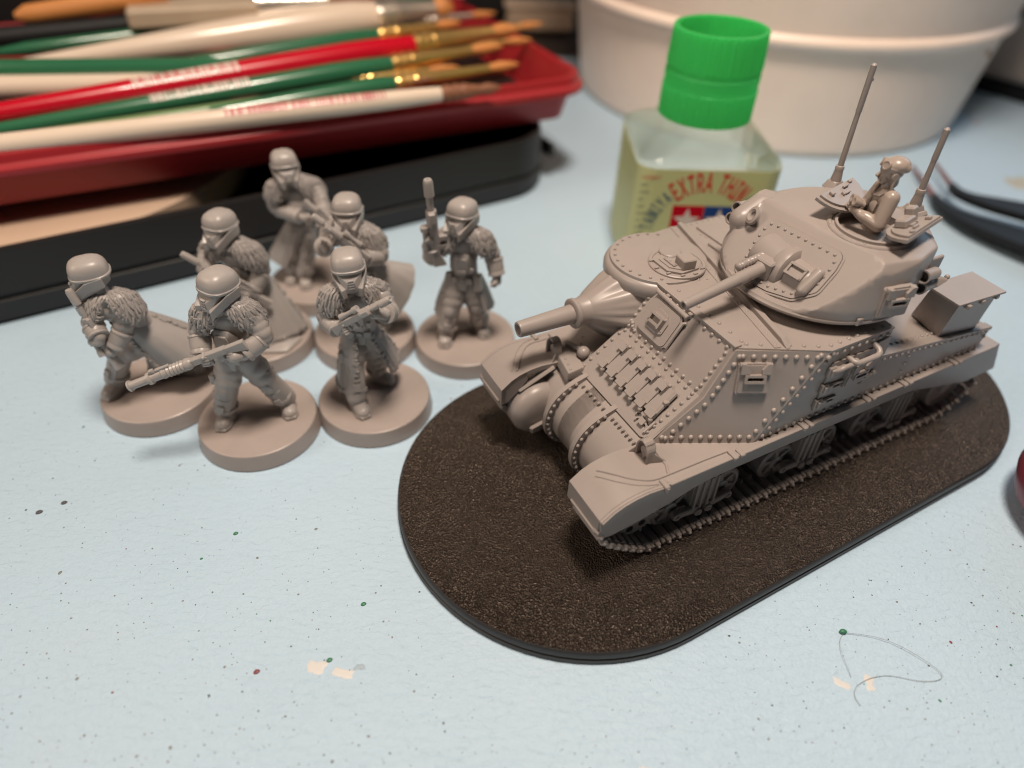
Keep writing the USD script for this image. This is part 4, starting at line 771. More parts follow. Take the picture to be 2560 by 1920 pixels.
def onp(yv, zv, h=0.0):                # point on the plate at tank y, z
    # solve on the plane
    x_ = (pn @ pa - pn[1] * yv - pn[2] * zv) / pn[0]; return A([x_, yv, zv]) + pn * h
cA, cB = onp(-.6, 47.9, -1.9), onp(5.4, 47.3, -1.9)
mant = obj('mantlet', cat(turn(cA, cB - cA, [(0, .1), (0, 3.9), (.5, 4.25), (np.linalg.norm(cB - cA), 4.25)], 48)), 'tank', fp, 35)
obj('ridge', turn(cB - fxw * .2, fxw, [(-.6, .1), (-.5, 4.2), (.2, 4.65), (1.4, 4.75), (2.1, 4.6), (2.9, 3.5), (3.0, .1)], 48), 'tank', fp, 35)
cC, cD = onp(7.6, 47.3, -1.6), onp(12.2, 47.0, -1.6)
sg = obj('sight_drum', turn(cC, cD - cC, [(-.4, 3.3), (4.2, 3.3), (4.6, 3.2), (5.2, 2.4), (5.4, .1)], 40), 'tank', fp, 35)
obj('drum_end', soft([onp(13.0, 48.4, .7), onp(13.1, 45.6, 1.0)], 1.15), 'tank', fp, 40)
sq = onp(9.9, 47.1, 1.55)
fyu = fy
obj('sight_slot', cat(plate(rpoly(3.6, .5, .2), sq + fyu * 1.0, fx, fy, 0, .7), plate(rpoly(3.6, .5, .2), sq - fyu * 1.1, fx, fy, -.1, .9), plate(rpoly(.45, 2.5, .15), sq + fxw * 1.7, fx, fy, -.1, .6), plate(rpoly(.45, 2.5, .15), sq - fxw * 1.7, fx, fy, -.1, .6)), 'tank', sg)
0 and obj('apron', plate(Polygon([(-6.5, -4.6), (6.0, -4.6), (5.0, 0), (-5, 0)]).buffer(.4), onp(7.5, 45.4, .1), fxw, np.cross(pn, fxw) if np.cross(pn, fxw)[2] > 0 else -np.cross(pn, fxw), 0, .5) if np.cross(fxw, np.cross(pn, fxw)) @ pn > 0 else plate(Polygon([(-6.0, -4.0), (6.0, -4.0), (5.0, 0), (-5, 0)]), onp(7.5, 45.4, .1), fx, fy, 0, .5), 'tank', fp)
gr_ = A([-45.9, 4.2, 46.4]); gt = A([-26.9, 5.5, 44.35]); gd = (gt - gr_) / np.linalg.norm(gt - gr_); gl_ = np.linalg.norm(gt - gr_)
gs = np.cross(gd, up); gs /= np.linalg.norm(gs); gu = np.cross(gs, gd)
obj('gun_block', rh([gr_ + gd * a + gs * b + gu * c for a in (-4.6, -.4) for b, c in ((-2.1, 1.7), (2.1, 1.7), (2.0, -1.2), (.8, -2.6), (-1.6, -2.4))], .3), 'tank', mant, 30)
obj('small_gun', cat(turn(gr_ - gd * 1.0, gd, [(0, 1.5), (1.0, 1.55), (1.4, 1.3), (5.0, 1.22), (5.2, 1.32), (7.0, 1.32), (7.2, 1.16), (gl_ + .8, .98), (gl_ + 1.0, .86), (gl_ + 1.0, .6), (gl_ + .4, .55), (gl_ + .4, .05)], 28)), 'tank', mant, 40)
mg0 = gr_ + gs * -1.7 + gu * 1.3 - gd * 1.0
if mg0[1] > gr_[1]: gs = -gs; mg0 = gr_ + gs * -1.7 + gu * 1.3 - gd * 1.0
mp = [mg0 + gd * s_ for s_ in np.linspace(-2, 5.6, 30)]
obj('coaxial_gun', tube(mp, [.78 + .1 * math.sin(k * 1.9) for k in range(29)] + [.45], 12), 'tank', mant, 40)

# roof: hatch ring, two open lids
HR = A([-65.3, 10.7, 53.6])
obj('hatch_ring', cat(turn(HR, up, [(-.6, 8.0), (.3, 8.0), (.55, 7.8), (.6, 7.3), (.35, 7.1), (.35, 6.7), (.9, 6.7), (1.0, 6.5), (1.0, 6.2), (-6, 6.1)], 64)), 'tank', tbody, 30)
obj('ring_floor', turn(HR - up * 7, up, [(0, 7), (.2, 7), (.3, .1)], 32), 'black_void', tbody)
for a in np.linspace(-1.2, 1.7, 6): obj('ring_stud', rivet(HR + A([7.55 * math.cos(a), 7.55 * math.sin(a), .55]), up, .24), 'tank', tbody, 60)
def lid(name, c, yaw, tilt, flip):
    # half-disc lid, straight edge along local x, curved edge towards +y
    t = np.linspace(0, PI, 20); hd = Polygon([(7.0 * math.cos(a), 6.6 * math.sin(a) * .92) for a in t]).buffer(.05)
    hi = Polygon([(6.2 * math.cos(a), .1 + 5.7 * math.sin(a) * .90) for a in t])
    m = [prism(hd, 0, .6), prism(hi, .55, 1.05)]
    bits = [box(-2.4, -.6, .8, 1.3, 1.0, 1.6, .1), box(-1.2, .6, 1.8, 2.6, 1.0, 1.5, .1), box(.9, 1.3, 1.8, 2.6, 1.0, 1.6, .1), box(3.2, 4.2, .6, 1.6, 1.0, 1.7, .15), box(-4.6, -3.6, .2, .9, 1.0, 1.5, .15), box(-6.9, -6.0, .1, 1.0, -.2, .5, .15)]
    R = Rz(yaw) @ Rx(tilt)
    l_ = obj('hatch_lid', xf(cat(*m), R, c), 'tank', tbody, 28)
    obj('lid_fitting', xf(cat(*bits), R, c), 'tank', l_)
    if flip: obj('periscope_block', xf(cat(box(-2.6, 1.4, 2.2, 4.4, 1.0, 2.6, .3), box(.6, 2.6, 2.4, 4.2, 1.0, 4.0, .3)), R, c), 'tank', l_)
lid('far', A([-65.0, .2, 57.3]), math.radians(14), math.radians(-21), False)
lid('near', A([-68.1, 19.0, 56.8]), math.radians(193), math.radians(-19), True)
# fittings on the turret
port(tbody, A([-60.9, 22.75, 46.4]), Rz(-.22) @ A([-1., 0, 0]), A([0, -.06, 1.]) / np.linalg.norm([0, -.06, 1]), Rz(-.22) @ A([0, 1., 0]), 1.0)
obj('lifting_eye', cat(turn(onp(-5.6, 50.8, 1.3), (1, -.4, .55), [(0, .1), (0, 1.9), (.6, 1.8), (.8, 1.2), (.5, .8), (.1, .75), (.1, .05)], 28)), 'tank', tbody, 40)
def smokes(c, d, dz, name='smoke_discharger'):
    d = A(d, float) / np.linalg.norm(d)
    for k, q in enumerate(((0, 0), (dz[0], dz[1]))):
        p = A(c, float) + A([q[0], 0, q[1]])
        obj(name, turn(p - d * 4.6, d, [(0, .1), (0, 1.0), (.4, 1.15), (4.3, 1.15), (4.6, 1.35), (5.0, 1.35), (5.0, 1.05), (3.2, .95), (3.1, .05)], 24), 'tank', tbody, 40)
smokes((-69.2, 21.9, 48.6), (1, .12, .12), (-.6, -2.5)); smokes((-53.0, -11.4, 50.6), (1, .1, .1), (1.0, -2.2))
obj('discharger_bracket', cat(box(-76.5, -70.6, 19.4, 20.2, 44.6, 50.4, .2), rh([(-74, 21, 47), (-72, 21, 47), (-74, 22.4, 45.5), (-76, 22.6, 46.5), (-74, 21, 45)], .4), ball((-76.6, 22.3, 46.8), .5)), 'tank', tbody)
obj('discharger_bracket', box(-58, -54, -12.2, -10.6, 47.5, 50.5, .3), 'tank', tbody)
# antennas
def antenna(b, h, lab):
    b = A(b, float)
    obj('antenna', cat(turn(b, (.012, -.02, 1), [(0, 1.05), (.5, 1.2), (3.2, .85), (3.6, .95), (4.1, .8), (4.2, .62), (h * .62, .5), (h * .63, .58), (h - .3, .58), (h, .3)], 14), box(b[0] - .9, b[0] + .1, b[1] - .9, b[1] - .2, b[2] + h * .86, b[2] + h * .86 + .6, .1), rh(b + A([[1.6, 1.5, -.6], [-1.6, 1.5, -.6], [1.6, -1.5, -.6], [-1.6, -1.5, -.6], [1.0, 1, .8], [-1, 1, .8], [1, -1, .8], [-1, -1, .8]]), .2)), 'tank', tbody, 40, label=lab)
antenna((-75.4, -7.3, 53.2), 24.2, 'tall antenna behind the far hatch lid'); antenna((-79.4, 8.9, 54.2), 16.0, 'shorter antenna behind the crewman')
obj('antenna_mount', box(-81.5, -77.4, 6.6, 11.2, 50.5, 54.2, .5), 'tank', tbody)

# --- rear deck, lip, stowage bin, deck fittings
dk_ = obj('engine_deck', hull([(-64.9, y, 31.6) for y in (-22.5, 22.5)] + [(-105, y, 26.2) for y in (-22.5, 22.5)] + [(-64.9, y, 30) for y in (-22.5, 22.5)] + [(-105, y, 25) for y in (-22.5, 22.5)]), 'tank', tk)
dn = n_of((-64.9, 0, 31.6), (-64.9, 5, 31.6), (-105, 0, 26.2)); dn = dn if dn[2] > 0 else -dn
obj('deck_lip', cat(rh([(-65.6, 21.6, 31.9), (-65.6, 23.35, 31.95), (-104.7, 23.35, 26.7), (-104.7, 21.6, 26.6), (-65.6, 23.35, 31.2), (-104.7, 23.35, 26.0)], .1), rh([(-66, 21.5, 31.65), (-66, 19.8, 31.55), (-104, 19.8, 26.4), (-104, 21.5, 26.4)], .12)), 'tank', dk_)
rivets(dk_, [(x, 20.7, deck_z(x) - .05) for x in np.linspace(-67, -103, 22)], dn, .38)
rivets(dk_, [(-67.2, y, 31.32) for y in np.linspace(19, 4, 7)], dn, .36)
obj('deck_rail', rh([(-66, -22.4, 31.6), (-104, -22.4, 26.6), (-66, -21.4, 32.3), (-104, -21.4, 27.3), (-104, -21.6, 26.4), (-66, -21.6, 31.3)], .1), 'tank', dk_)
bz = lambda x: deck_z(x)
bn = obj('stowage_bin', hull([(-85.8, 22.3, bz(-85.8)), (-98.6, 22.6, bz(-98.6)), (-98.9, 13.6, bz(-98.9)), (-88.6, 13.6, bz(-88.6)), (-85.6, 23.0, 38.2), (-97.6, 23.5, 38.2), (-98.0, 16.8, 38.2), (-86.0, 16.2, 38.2)]), 'tank', tk)
obj('bin_lid', slab([(-84.4, 23.6, 38.2), (-98.2, 24.5, 38.2), (-98.8, 16.2, 38.2), (-85.0, 15.6, 38.2)], (0, 0, 1), 0, .5), 'tank', bn)
for x in (-87.4, -91.8, -96.4): obj('bin_hinge', box(x - .5, x + .5, 23.2 + (x < -90) * .3, 24.5, 37.2, 38.15, .15), 'tank', bn)
obj('lamp', cat(ball((-67.8, 17.6, 33.6), 1.7, (1.1, 1, 1)), cyl((-66.0, 18.0, 33.6), (-66.6, 17.8, 33.6), 1.2, n=16), cyl((-69.6, 17.2, 33.4), (-71.4, 17.5, 32.6), .4, n=8)), 'tank', dk_, 40)
obj('filler_cap', cat(ball((-66.8, 20.2, 32.0), 1.6, (.9, .9, 1.3)), cyl((-67, 20.3, 31), (-67, 20.3, 33.2), .9, n=14), cyl((-68.4, 20.6, 31.4), (-70.2, 21.0, 31.4), .35, n=8)), 'tank', dk_, 40)
flush()

# ================================================================== bodies
SPH = trimesh.creation.icosphere(2, 1.0).vertices
def bone(a, b, ra, rb, sa=(1, 1, 1), sb=(1, 1, 1)):
    return m3.Manifold.hull_points(np.vstack([A(a, float) + SPH * ra * A(sa), A(b, float) + SPH * rb * A(sb)]))
def union(ms):
    return m3.Manifold.batch_boolean(ms, m3.OpType.Add)
def skin(ms, edge=.55, it=12):
    q = tm(union(ms).refine_to_length(edge)); q.merge_vertices(); trimesh.smoothing.filter_taubin(q, lamb=.5, nu=.52, iterations=it); return q
def hand(w, h, up_, grip=None, s=1.0):
    """a fist: palm block with four curled fingers and a thumb; w wrist, h knuckle centre, up_ the side the thumb is on"""
    w, h = A(w, float), A(h, float); d = (h - w) / max(np.linalg.norm(h - w), .01); u = A(up_, float); u = u - d * (u @ d); u /= np.linalg.norm(u); k = np.cross(d, u)
    ms = [bone(w, h - d * .2, .95 * s, 1.15 * s, (1, 1, 1), (1, 1, 1))]
    for i, q in enumerate((.95, .35, -.25, -.8)):
        L = (1.15, 1.3, 1.2, .95)[i] * s; c = h + u * q * s * .95
        p1, p2, p3 = c + d * .3 * s, c + d * (.2 + L * .55) + k * .45 * s, c + d * (.1 + L * .2) + k * 1.15 * s
        ms += [bone(p1, p2, .42 * s, .40 * s), bone(p2, p3, .40 * s, .34 * s)]
    ms += [bone(h - d * .5 + u * .9 * s, h + u * 1.35 * s + k * .5 * s + d * .1, .45 * s, .42 * s), bone(h + u * 1.35 * s + k * .5 * s + d * .1, h + d * .8 * s + u * 1.1 * s + k * 1.1 * s, .42 * s, .36 * s)]
    return ms

# ------------------------------------------------------------------ helmeted figurines: generic cold-weather soldiers in fur collars
def rot_to(yaw, pitch=0.0, roll=0.0): return Rz(yaw) @ Rx(pitch) @ Ry(roll)   # local: x to the viewer's right, -y the face, z up
def helmet(t, c, yaw, pitch, roll=0, s=1.0):
    R = rot_to(yaw, pitch, roll) * s
    t_ = np.linspace(0, 2 * PI, 73)[:-1]
    def hr(k, z, fz=0.0):    # rounded-box outline, longer to the back, flat across the brow
        x, y = np.cos(t_), np.sin(t_); e = 2.7; r = (np.abs(x) ** e + np.abs(y) ** e) ** (-1 / e)
        X, Y = 3.35 * k * r * x, np.where(y > 0, 4.1, 3.55) * k * r * y; return np.c_[X, Y + .35, z + fz * np.clip(-y, 0, 1)]
    prof = [(.80, -.85), (1.05, -1.1), (1.085, -.95), (1.085, -.55), (1.035, -.42), (1.02, -.3), (1.025, .3), (1.0, 1.0), (.94, 1.65), (.84, 2.2), (.67, 2.65), (.44, 2.93), (.18, 3.06), (.02, 3.08)]
    h = obj('helmet', xf(loft([hr(k, z, .25 * (z < .4)) for k, z in prof]), R, c), 'mini', t, 50)
    mask = m3.Manifold.hull_points(np.vstack([A(p) + SPH * .2 for p in ((-2.5, -2.4, -.9), (2.5, -2.4, -.9), (-1.35, -3.5, -4.9), (1.35, -3.5, -4.9), (-1.9, -.3, -4.7), (1.9, -.3, -4.7), (-2.5, 1.5, -.9), (2.5, 1.5, -.9), (-.6, -3.75, -2.6), (.6, -3.75, -2.6))]))
    obj('face_mask', xf(mask, R, c), 'mini', h, 30)
    for sx in (-1, 1):
        g = rh([(sx * x, y, z) for x, y, z in ((3.55, 2.6, -.75), (3.45, 2.6, -2.8), (3.6, -.9, -1.2), (3.4, -.6, -3.4), (2.15, -4.3, -3.9), (1.9, -4.0, -6.0), (2.8, 2.6, -.75), (2.7, 2.6, -2.8), (1.4, -3.8, -3.9), (1.2, -3.5, -5.9))], .13)
        obj('cheek_guard', xf(g, R, c), 'mini', h, 28)
        obj('ear_stud', xf(turn((sx * 3.3, 1.2, -1.6), (sx, 0, 0), [(0, .8), (.3, .8), (.3, .55), (.15, .5), (.1, .02)], 16), R, c), 'mini', h, 40)
    obj('vent', xf(cat(*[box(-.6, .6, -4.05, -3.5, z, z + .3, .06) for z in (-2.2, -2.8, -3.4, -4.0)]), R, c), 'mini', h)
    obj('neck_guard', xf(loft([A([(3.05 * math.cos(a), .9 + 3.0 * math.sin(a), z) for a in np.linspace(-.3, PI + .3, 17)]) for z in (-.9, -3.0)], cap=False, closed=False), R, c), 'mini', h, 60)
def collar(t, shR, shL, ch, nk, seed, fwd_):
    """fur mantle over the shoulders, parted at the front: a shell under many overlapping locks"""
    r_ = np.random.default_rng(seed); shR, shL, ch, nk = (A(q, float) for q in (shR, shL, ch, nk))
    ax = shL - shR; w_ = np.linalg.norm(ax) / 2; ax /= 2 * w_; f = A(fwd_, float); f = f - ax * (f @ ax); f /= np.linalg.norm(f); u = np.cross(ax, -f); u = u if u[2] > 0 else -u
    mid = (shR + shL) / 2; prof_ = ((.34, 2.6), (.62, 2.3), (.88, 1.3), (1.03, -.6), (1.08, -2.6), (1.0, -3.7))
    gap = lambda a: math.exp(-((((a + PI / 2) % (2 * PI)) - PI) / .46) ** 2)      # 1 at the front centre (a = pi/2)
    def at_(a, v):
        s_ = np.interp(v, np.linspace(0, 1, 6), [p[0] for p in prof_]); z = np.interp(v, np.linspace(0, 1, 6), [p[1] for p in prof_]); g = gap(a); s_ *= 1 - .42 * g
        z = 2.4 + (z - 2.4) * (1 - .80 * g); z *= 1.0 + .12 * math.sin(3 * a)
        return mid + ax * (w_ + 2.7) * math.cos(a) * s_ + f * (4.15 * math.sin(a) * s_ + .25) + u * z
    rows = [[at_(a, v) * 1.0 + (ax * math.cos(a) + f * math.sin(a)) * .16 * math.sin(a * 31 + v * 7) * (v > .15) for a in np.arange(120) * 2 * PI / 120] for v in np.linspace(0, 1, 9)]
    c = obj('fur_collar', loft([A(q) for q in rows]), 'mini', t, True)
    tf = []
    for row, v in enumerate((.12, .26, .40, .54, .68, .82, .94)):
        n = 34 + 4 * row
        for k in range(n):
            a = (k + .5 * (row % 2) + r_.uniform(-.35, .35)) * 2 * PI / n
            if gap(a) > .75 and row > 1: continue
            p, q = at_(a, v), at_(a + r_.normal(0, .05), min(v + .16, 1.0)); d = q - p; d /= max(np.linalg.norm(d), .05); out = ax * math.cos(a) + f * math.sin(a); d = d - u * .25 + r_.normal(0, .1, 3); Lq = (1.5 if v < .9 else 1.25) * r_.uniform(.8, 1.25) * (1 - .5 * gap(a)); rr = r_.uniform(.24, .38)
            tf.append(tube([p + out * .0, p + d * Lq * .5 + out * .22, p + d * Lq + out * (.22 if v < .9 else -.1)], [rr, rr * .9, .05], 5))
    obj('fur', cat(tf), 'mini', c, 50, kind='stuff')
def rifle(t, a, b, kind, roll_up=(0, 0, 1), kk=1.3):
    """a = butt end, b = muzzle"""
    a, b = A(a, float), A(b, float); d = b - a; L = np.linalg.norm(d); d /= L; u = A(roll_up, float); u = u - d * (u @ d); u /= np.linalg.norm(u); s_ = np.cross(d, u)
    R = np.c_[d, s_ * kk, u * kk]
    g = obj('rifle', xf(cat(rh([(x, y, z) for x, z in ((0, -1.2), (0, .5), (L * .16, .45), (L * .16, -.4)) for y in (-.38, .38)], .1), box(L * .15, L * .5, -.55, .55, -.55, .7, .15), box(L * .3, L * .36, -.35, .35, -1.7, -.3, .12), box(L * .2, L * .25, -.3, .3, -1.6, -.4, .12)), R, a), 'mini', t)
    if kind == 'heavy':
        pf = [(L * .45, .75), (L * .47, 1.0), *[(L * (.5 + .03 * k) + q, 1.02 if q == 0 else .82) for k in range(6) for q in (0, .35)], (L * .70, .98), (L * .71, .8), (L * .80, .78), (L * .805, 1.05), (L * .83, 1.05), (L * .835, .72), (L * .985, .72), (L * .988, .95), (L, .95), (L, .5), (L * .97, .45), (L * .969, .03)]
        obj('barrel', xf(turn((0, 0, .05), (1, 0, 0), pf, 20), R, a), 'mini', g, 40); obj('sight', xf(cat(box(L * .62, L * .74, -.3, .3, .8, 1.3, .1), box(L * .75, L * .79, -.35, .35, .8, 1.5, .1)), R, a), 'mini', g)
    else:
        pf = [(L * .48, .6), (L * .5, .78), (L * .66, .74), (L * .665, .46), (L * .82, .44), (L * .825, .68), (L * .97, .66), (L, .5), (L, .28), (L * .97, .02)]
        obj('barrel', xf(turn((0, 0, .15), (1, 0, 0), pf, 16), R, a), 'mini', g, 40)
        obj('scope', xf(cat(turn((L * .22, 0, 1.25), (1, 0, 0), [(0, .3), (0, .55), (1.2, .5), (1.6, .38), (L * .2, .38), (L * .2 + .4, .6), (L * .2 + 1.6, .62), (L * .2 + 1.6, .4), (L * .2 + 1.4, .03)], 16), box(L * .3, L * .34, -.2, .2, .5, 1.2, .05), box(L * .55, L * .66, .4, 1.2, -.2, .7, .12), box(L * .68, L * .78, -1.1, -.3, -.3, .5, .12)), R, a), 'mini', g, 40)
    return g
def sleeve(t, e, w, r0, r1):
    e, w = A(e, float), A(w, float); d = w - e; L = np.linalg.norm(d); p = e + d * .12
    obj('gauntlet', turn(p, d, [(0, r0 * .9), (.1, r0), (.5, r0 * 1.03), (.6, r0 * .95), (L * .6, (r0 + r1) / 2 * .98), (L * .66, r1 * 1.02), (L * .8, r1 * 1.12), (L * .88, r1 * 1.08), (L * .9, r1 * .8)], 22), 'mini', t, 32)
def boots(t, an, to, kn):
    an, to, kn = A(an, float), A(to, float), A(kn, float); d = to - an; d[2] = 0; d /= max(np.linalg.norm(d), .01); s_ = A([-d[1], d[0], 0]); z0 = .02
    sole = [an - d * 1.5 + s_ * 1.4, an - d * 1.5 - s_ * 1.4, to + d * .5 + s_ * 1.5, to + d * .5 - s_ * 1.5, to + d * 1.7 + s_ * .85, to + d * 1.7 - s_ * .85]
    ms = [m3.Manifold.hull_points(np.vstack([A([p[0], p[1], z0 + .45]) + SPH * .45 for p in sole])), bone((an[0], an[1], 1.6), (to[0] + d[0] * .3, to[1] + d[1] * .3, 1.2), 1.85, 1.65, (1, 1, .9), (1.05, 1.05, .85)), bone((an[0], an[1], 1.6), an + (kn - an) * .15, 1.85, 2.15)]
    b = obj('boot', skin(ms, .45, 6), 'mini', t, 40)
    c = A([to[0], to[1], 2.3]) + d * .5; obj('toe_cap', rh([c + d * x + s_ * y + A([0, 0, z]) for x in (-.5, .7) for y in (-.6, .6) for z in (-.5, .1 - .25 * (x > 0))], .15), 'mini', b)
def legplate(t, kn, an, f):
    kn, an = A(kn, float), A(an, float); d = an - kn; L = np.linalg.norm(d); d /= L; f = A(f, float); f = f - d * (f @ d); f /= np.linalg.norm(f); s_ = np.cross(d, f)
    obj('knee_pad', rh([kn + f * 2.45 + d * a + s_ * b + f * c for a, b, c in ((-1.3, -.7, -.2), (-1.3, .7, -.2), (.0, -1.15, .1), (.0, 1.15, .1), (1.4, -.7, -.1), (1.4, .7, -.1), (0, 0, .5))], .25), 'mini', t, 40)
    obj('shin_plate', cat(rh([kn + f * (2.5 if q else 1.8) + d * a + s_ * b for a, b, q in ((L * .25, -1.7, 0), (L * .25, 1.7, 0), (L * .25, 0, 1), (L * .85, -1.5, 0), (L * .85, 1.5, 0), (L * .85, 0, 1))], .35), rh([kn + f * 2.55 + d * a + s_ * b + f * c for a in (L * .48, L * .7) for b in (-.75, .75) for c in (0, .45)], .12)), 'mini', t, 35)
def skirt_panel(t, top_a, top_b, bot_a, bot_b, bulge, name='coat_panel', thick=.45, trim=True, nu=14, nv=12):
    """curved cloth panel between a waist edge and a hem, bulging along bulge; fur trim along the hem and front edge"""
    ta, tb2, ba, bb, bu = (A(q, float) for q in (top_a, top_b, bot_a, bot_b, bulge)); nrm = bu / max(np.linalg.norm(bu), .01); G = []
    for j in range(nv + 1):
        v = j / nv; L_, R_ = ta + (ba - ta) * v, tb2 + (bb - tb2) * v
        G.append([L_ + (R_ - L_) * u + bu * math.sin(PI * u) * (.35 + .65 * v) + nrm * .16 * math.sin(7 * u * PI + 2 * v) * v + nrm * .3 * math.sin(PI * v) for u in np.linspace(0, 1, nu + 1)])
    G = A(G); V1, V2 = G.reshape(-1, 3) + nrm * thick / 2, G.reshape(-1, 3) - nrm * thick / 2; n1_ = len(V1); w_ = nu + 1; f = []
    for j in range(nv):
        for i in range(nu):
            a, b, c, d = j * w_ + i, j * w_ + i + 1, (j + 1) * w_ + i + 1, (j + 1) * w_ + i
            f += [(a, b, c), (a, c, d), (n1_ + a, n1_ + c, n1_ + b), (n1_ + a, n1_ + d, n1_ + c)]
    edge = [j * w_ for j in range(nv + 1)] + [nv * w_ + i for i in range(1, nu + 1)] + [j * w_ + nu for j in range(nv - 1, -1, -1)] + list(range(nu - 1, 0, -1))
    for a, b in zip(edge, edge[1:] + edge[:1]): f += [(a, b, n1_ + b), (a, n1_ + b, n1_ + a)]
    m = T(np.vstack([V1, V2]), f); trimesh.repair.fix_normals(m)
    p = obj(name, m, 'mini', t, 50)
    if trim:
        tf = []; r_ = np.random.default_rng(int(abs(ta[0] * 100)) + 3)
        for k in range(46):
            u = (k + .5) / 46; q = G[-1][min(int(u * nu), nu)] * (1 - (u * nu) % 1) + G[-1][min(int(u * nu) + 1, nu)] * ((u * nu) % 1); dn_ = (G[-1] - G[-2])[min(int(u * nu), nu)]; dn_ = dn_ / np.linalg.norm(dn_) + r_.normal(0, .22, 3)
            tf.append(tube([q - dn_ * .5, q + dn_ * .25 + nrm * .2, q + dn_ * r_.uniform(.6, 1.2)], [.4, .36, .06], 6))
        for j in [q for q in range(1, nv) for _ in range(3)]:
            for e in (G[j][-1], G[j][0]):
                v_ = G[j][-1] - G[j][-2]; v_ = v_ / np.linalg.norm(v_); v_ = v_ if e is G[j][-1] else v_
                sgn2 = 1 if np.allclose(e, G[j][-1]) else -1; q = e + r_.normal(0, .12, 3) + (G[j + 1][-1 if sgn2 > 0 else 0] - e) * r_.uniform(0, 1); tf.append(tube([q - v_ * .2 * sgn2, q + v_ * .5 * sgn2, q + v_ * .6 * sgn2 + A([0, 0, -.9])], [.42, .4, .07], 6))
        obj('fur_trim', cat(tf), 'mini', p, 50, kind='stuff')
    return p
BR = 13.5
def figurine(key, loc, label, J, yaw, pitch, roll=0, fwd_=(0, -1, 0), kneel=False, gun='rifle', up_gun=(0, 0, 1), spin=0):
    t = thing('soldier_figurine', label, 'figurine', loc, 0, 'grey helmeted soldier figurines on round bases')
    obj('base', turn((0, 0, -4.48), up, [(0.03, BR * 1.03), (.3, BR * 1.05), (3.9, BR * 1.012), (4.3, BR * 1.0), (4.46, BR * .98), (4.48, .1)], 80), 'minibase', t, 25)
    j = {k: A(v, float) for k, v in J.items()}
    ch = (j['shR'] + j['shL']) / 2; pel = j['pel']; ax = j['shL'] - j['shR']; ax /= np.linalg.norm(ax); f = A(fwd_, float); f /= np.linalg.norm(f)
    hR, hL = pel - ax * 1.7 - A([0, 0, .6]), pel + ax * 1.7 - A([0, 0, .6])
    nk = ch + A([0, 0, 1.0]); hd = j['head']
    ms = [bone(pel + A([0, 0, .3]), pel + (ch - pel) * .45, 2.9, 2.9, (1.25, .95, 1), (1.15, .9, 1)), bone(pel + (ch - pel) * .4, ch - A([0, 0, 1.6]), 2.8, 3.0, (1.15, .9, 1), (1.4, 1, .9)), bone(j['shR'], j['shL'], 1.9, 1.9), bone(ch, hd - A([0, 0, 1.8]), 1.7, 1.6)]
    for s_, h_ in (('R', hR), ('L', hL)):
        sh, el, wr, ha, kn, an = (j[q + s_] for q in ('sh', 'el', 'wr', 'ha', 'kn', 'an'))
        ms += [bone(sh, el, 2.15, 1.95), bone(el, wr, 1.95, 1.4)] + hand(wr, ha, (0, 0, 1), s=1.12)
        ms += [bone(h_, kn, 3.0, 2.6), bone(kn, an + A([0, 0, .9]), 2.6, 2.4)]
        # trouser and sleeve folds
        for q in (.35, .6, .85): ms.append(bone(sh + (el - sh) * q - A([.3, .3, 0]), sh + (el - sh) * q + A([.3, -.3, .25]), 2.1 - .1 * q, 2.06 - .1 * q))
        for q in (.4, .7): ms.append(bone(h_ + (kn - h_) * q - A([.4, 0, .1]), h_ + (kn - h_) * q + A([.4, -.1, .2]), 3.02 - .3 * q, 3.0 - .3 * q))
    b = obj('body', skin(ms, .5, 9), 'mini', t, 50)
    for s_ in 'RL':
        sleeve(t, j['el' + s_], j['wr' + s_], 2.4, 2.0); boots(t, j['an' + s_], j['to' + s_], j['kn' + s_])
        if not kneel or s_ == 'R': legplate(t, j['kn' + s_], j['an' + s_], f + (j['to' + s_] - j['an' + s_]) * A([1, 1, 0]) * .3)
        kn, an, h_ = j['kn' + s_], j['an' + s_], (hL if s_ == 'L' else hR); o2 = (ax if s_ == 'L' else -ax); dl = (an - kn) / np.linalg.norm(an - kn); q0 = kn + dl * np.linalg.norm(an - kn) * .72
        obj('boot_cuff', turn(q0, dl, [(-.5, 2.3), (-.35, 2.75), (.35, 2.8), (.5, 2.35)], 24), 'mini', t, 40)
        c0 = h_ + (kn - h_) * .55 + o2 * 2.5 + f * .6; obj('thigh_pouch', rh([c0 + o2 * x + f * y + A([0, 0, z]) for x in (-.3, .55) for y in (-1.0, 1.0) for z in (-1.2, 1.1)], .2), 'mini', t, 35)
        e = j['sh' + s_] + (j['el' + s_] - j['sh' + s_]) * .55; o = (ax if s_ == 'L' else -ax); obj('arm_badge', rh([e + o * 1.6 + A([0, y, z]) for y in (-.8, .7) for z in (-.8, .8)] + [e + o * 2.1 + A([0, y, z]) for y in (-.6, .5) for z in (-.6, .6)], .1), 'mini', t)
    sd = np.cross(f, A([0, 0, 1.])); sd = sd if sd @ ax > 0 else -sd
    cc = pel + (ch - pel) * .50 + f * 3.05; tl_ = (ch - pel) / np.linalg.norm(ch - pel)
    cp_ = obj('chest_plate', cat(rh([cc + sd * x + tl_ * z + f * y for x, z, y in ((-2.9, 1.6, -.5), (2.9, 1.6, -.5), (-3.0, -1.9, -.7), (3.0, -1.9, -.7), (-1.6, 3.0, .1), (1.6, 3.0, .1), (-1.7, -2.3, .3), (1.7, -2.3, .3), (-1.5, 1.8, .55), (1.5, 1.8, .55), (-1.6, -1.6, .6), (1.6, -1.6, .6))], .25)), 'mini', t, 30)
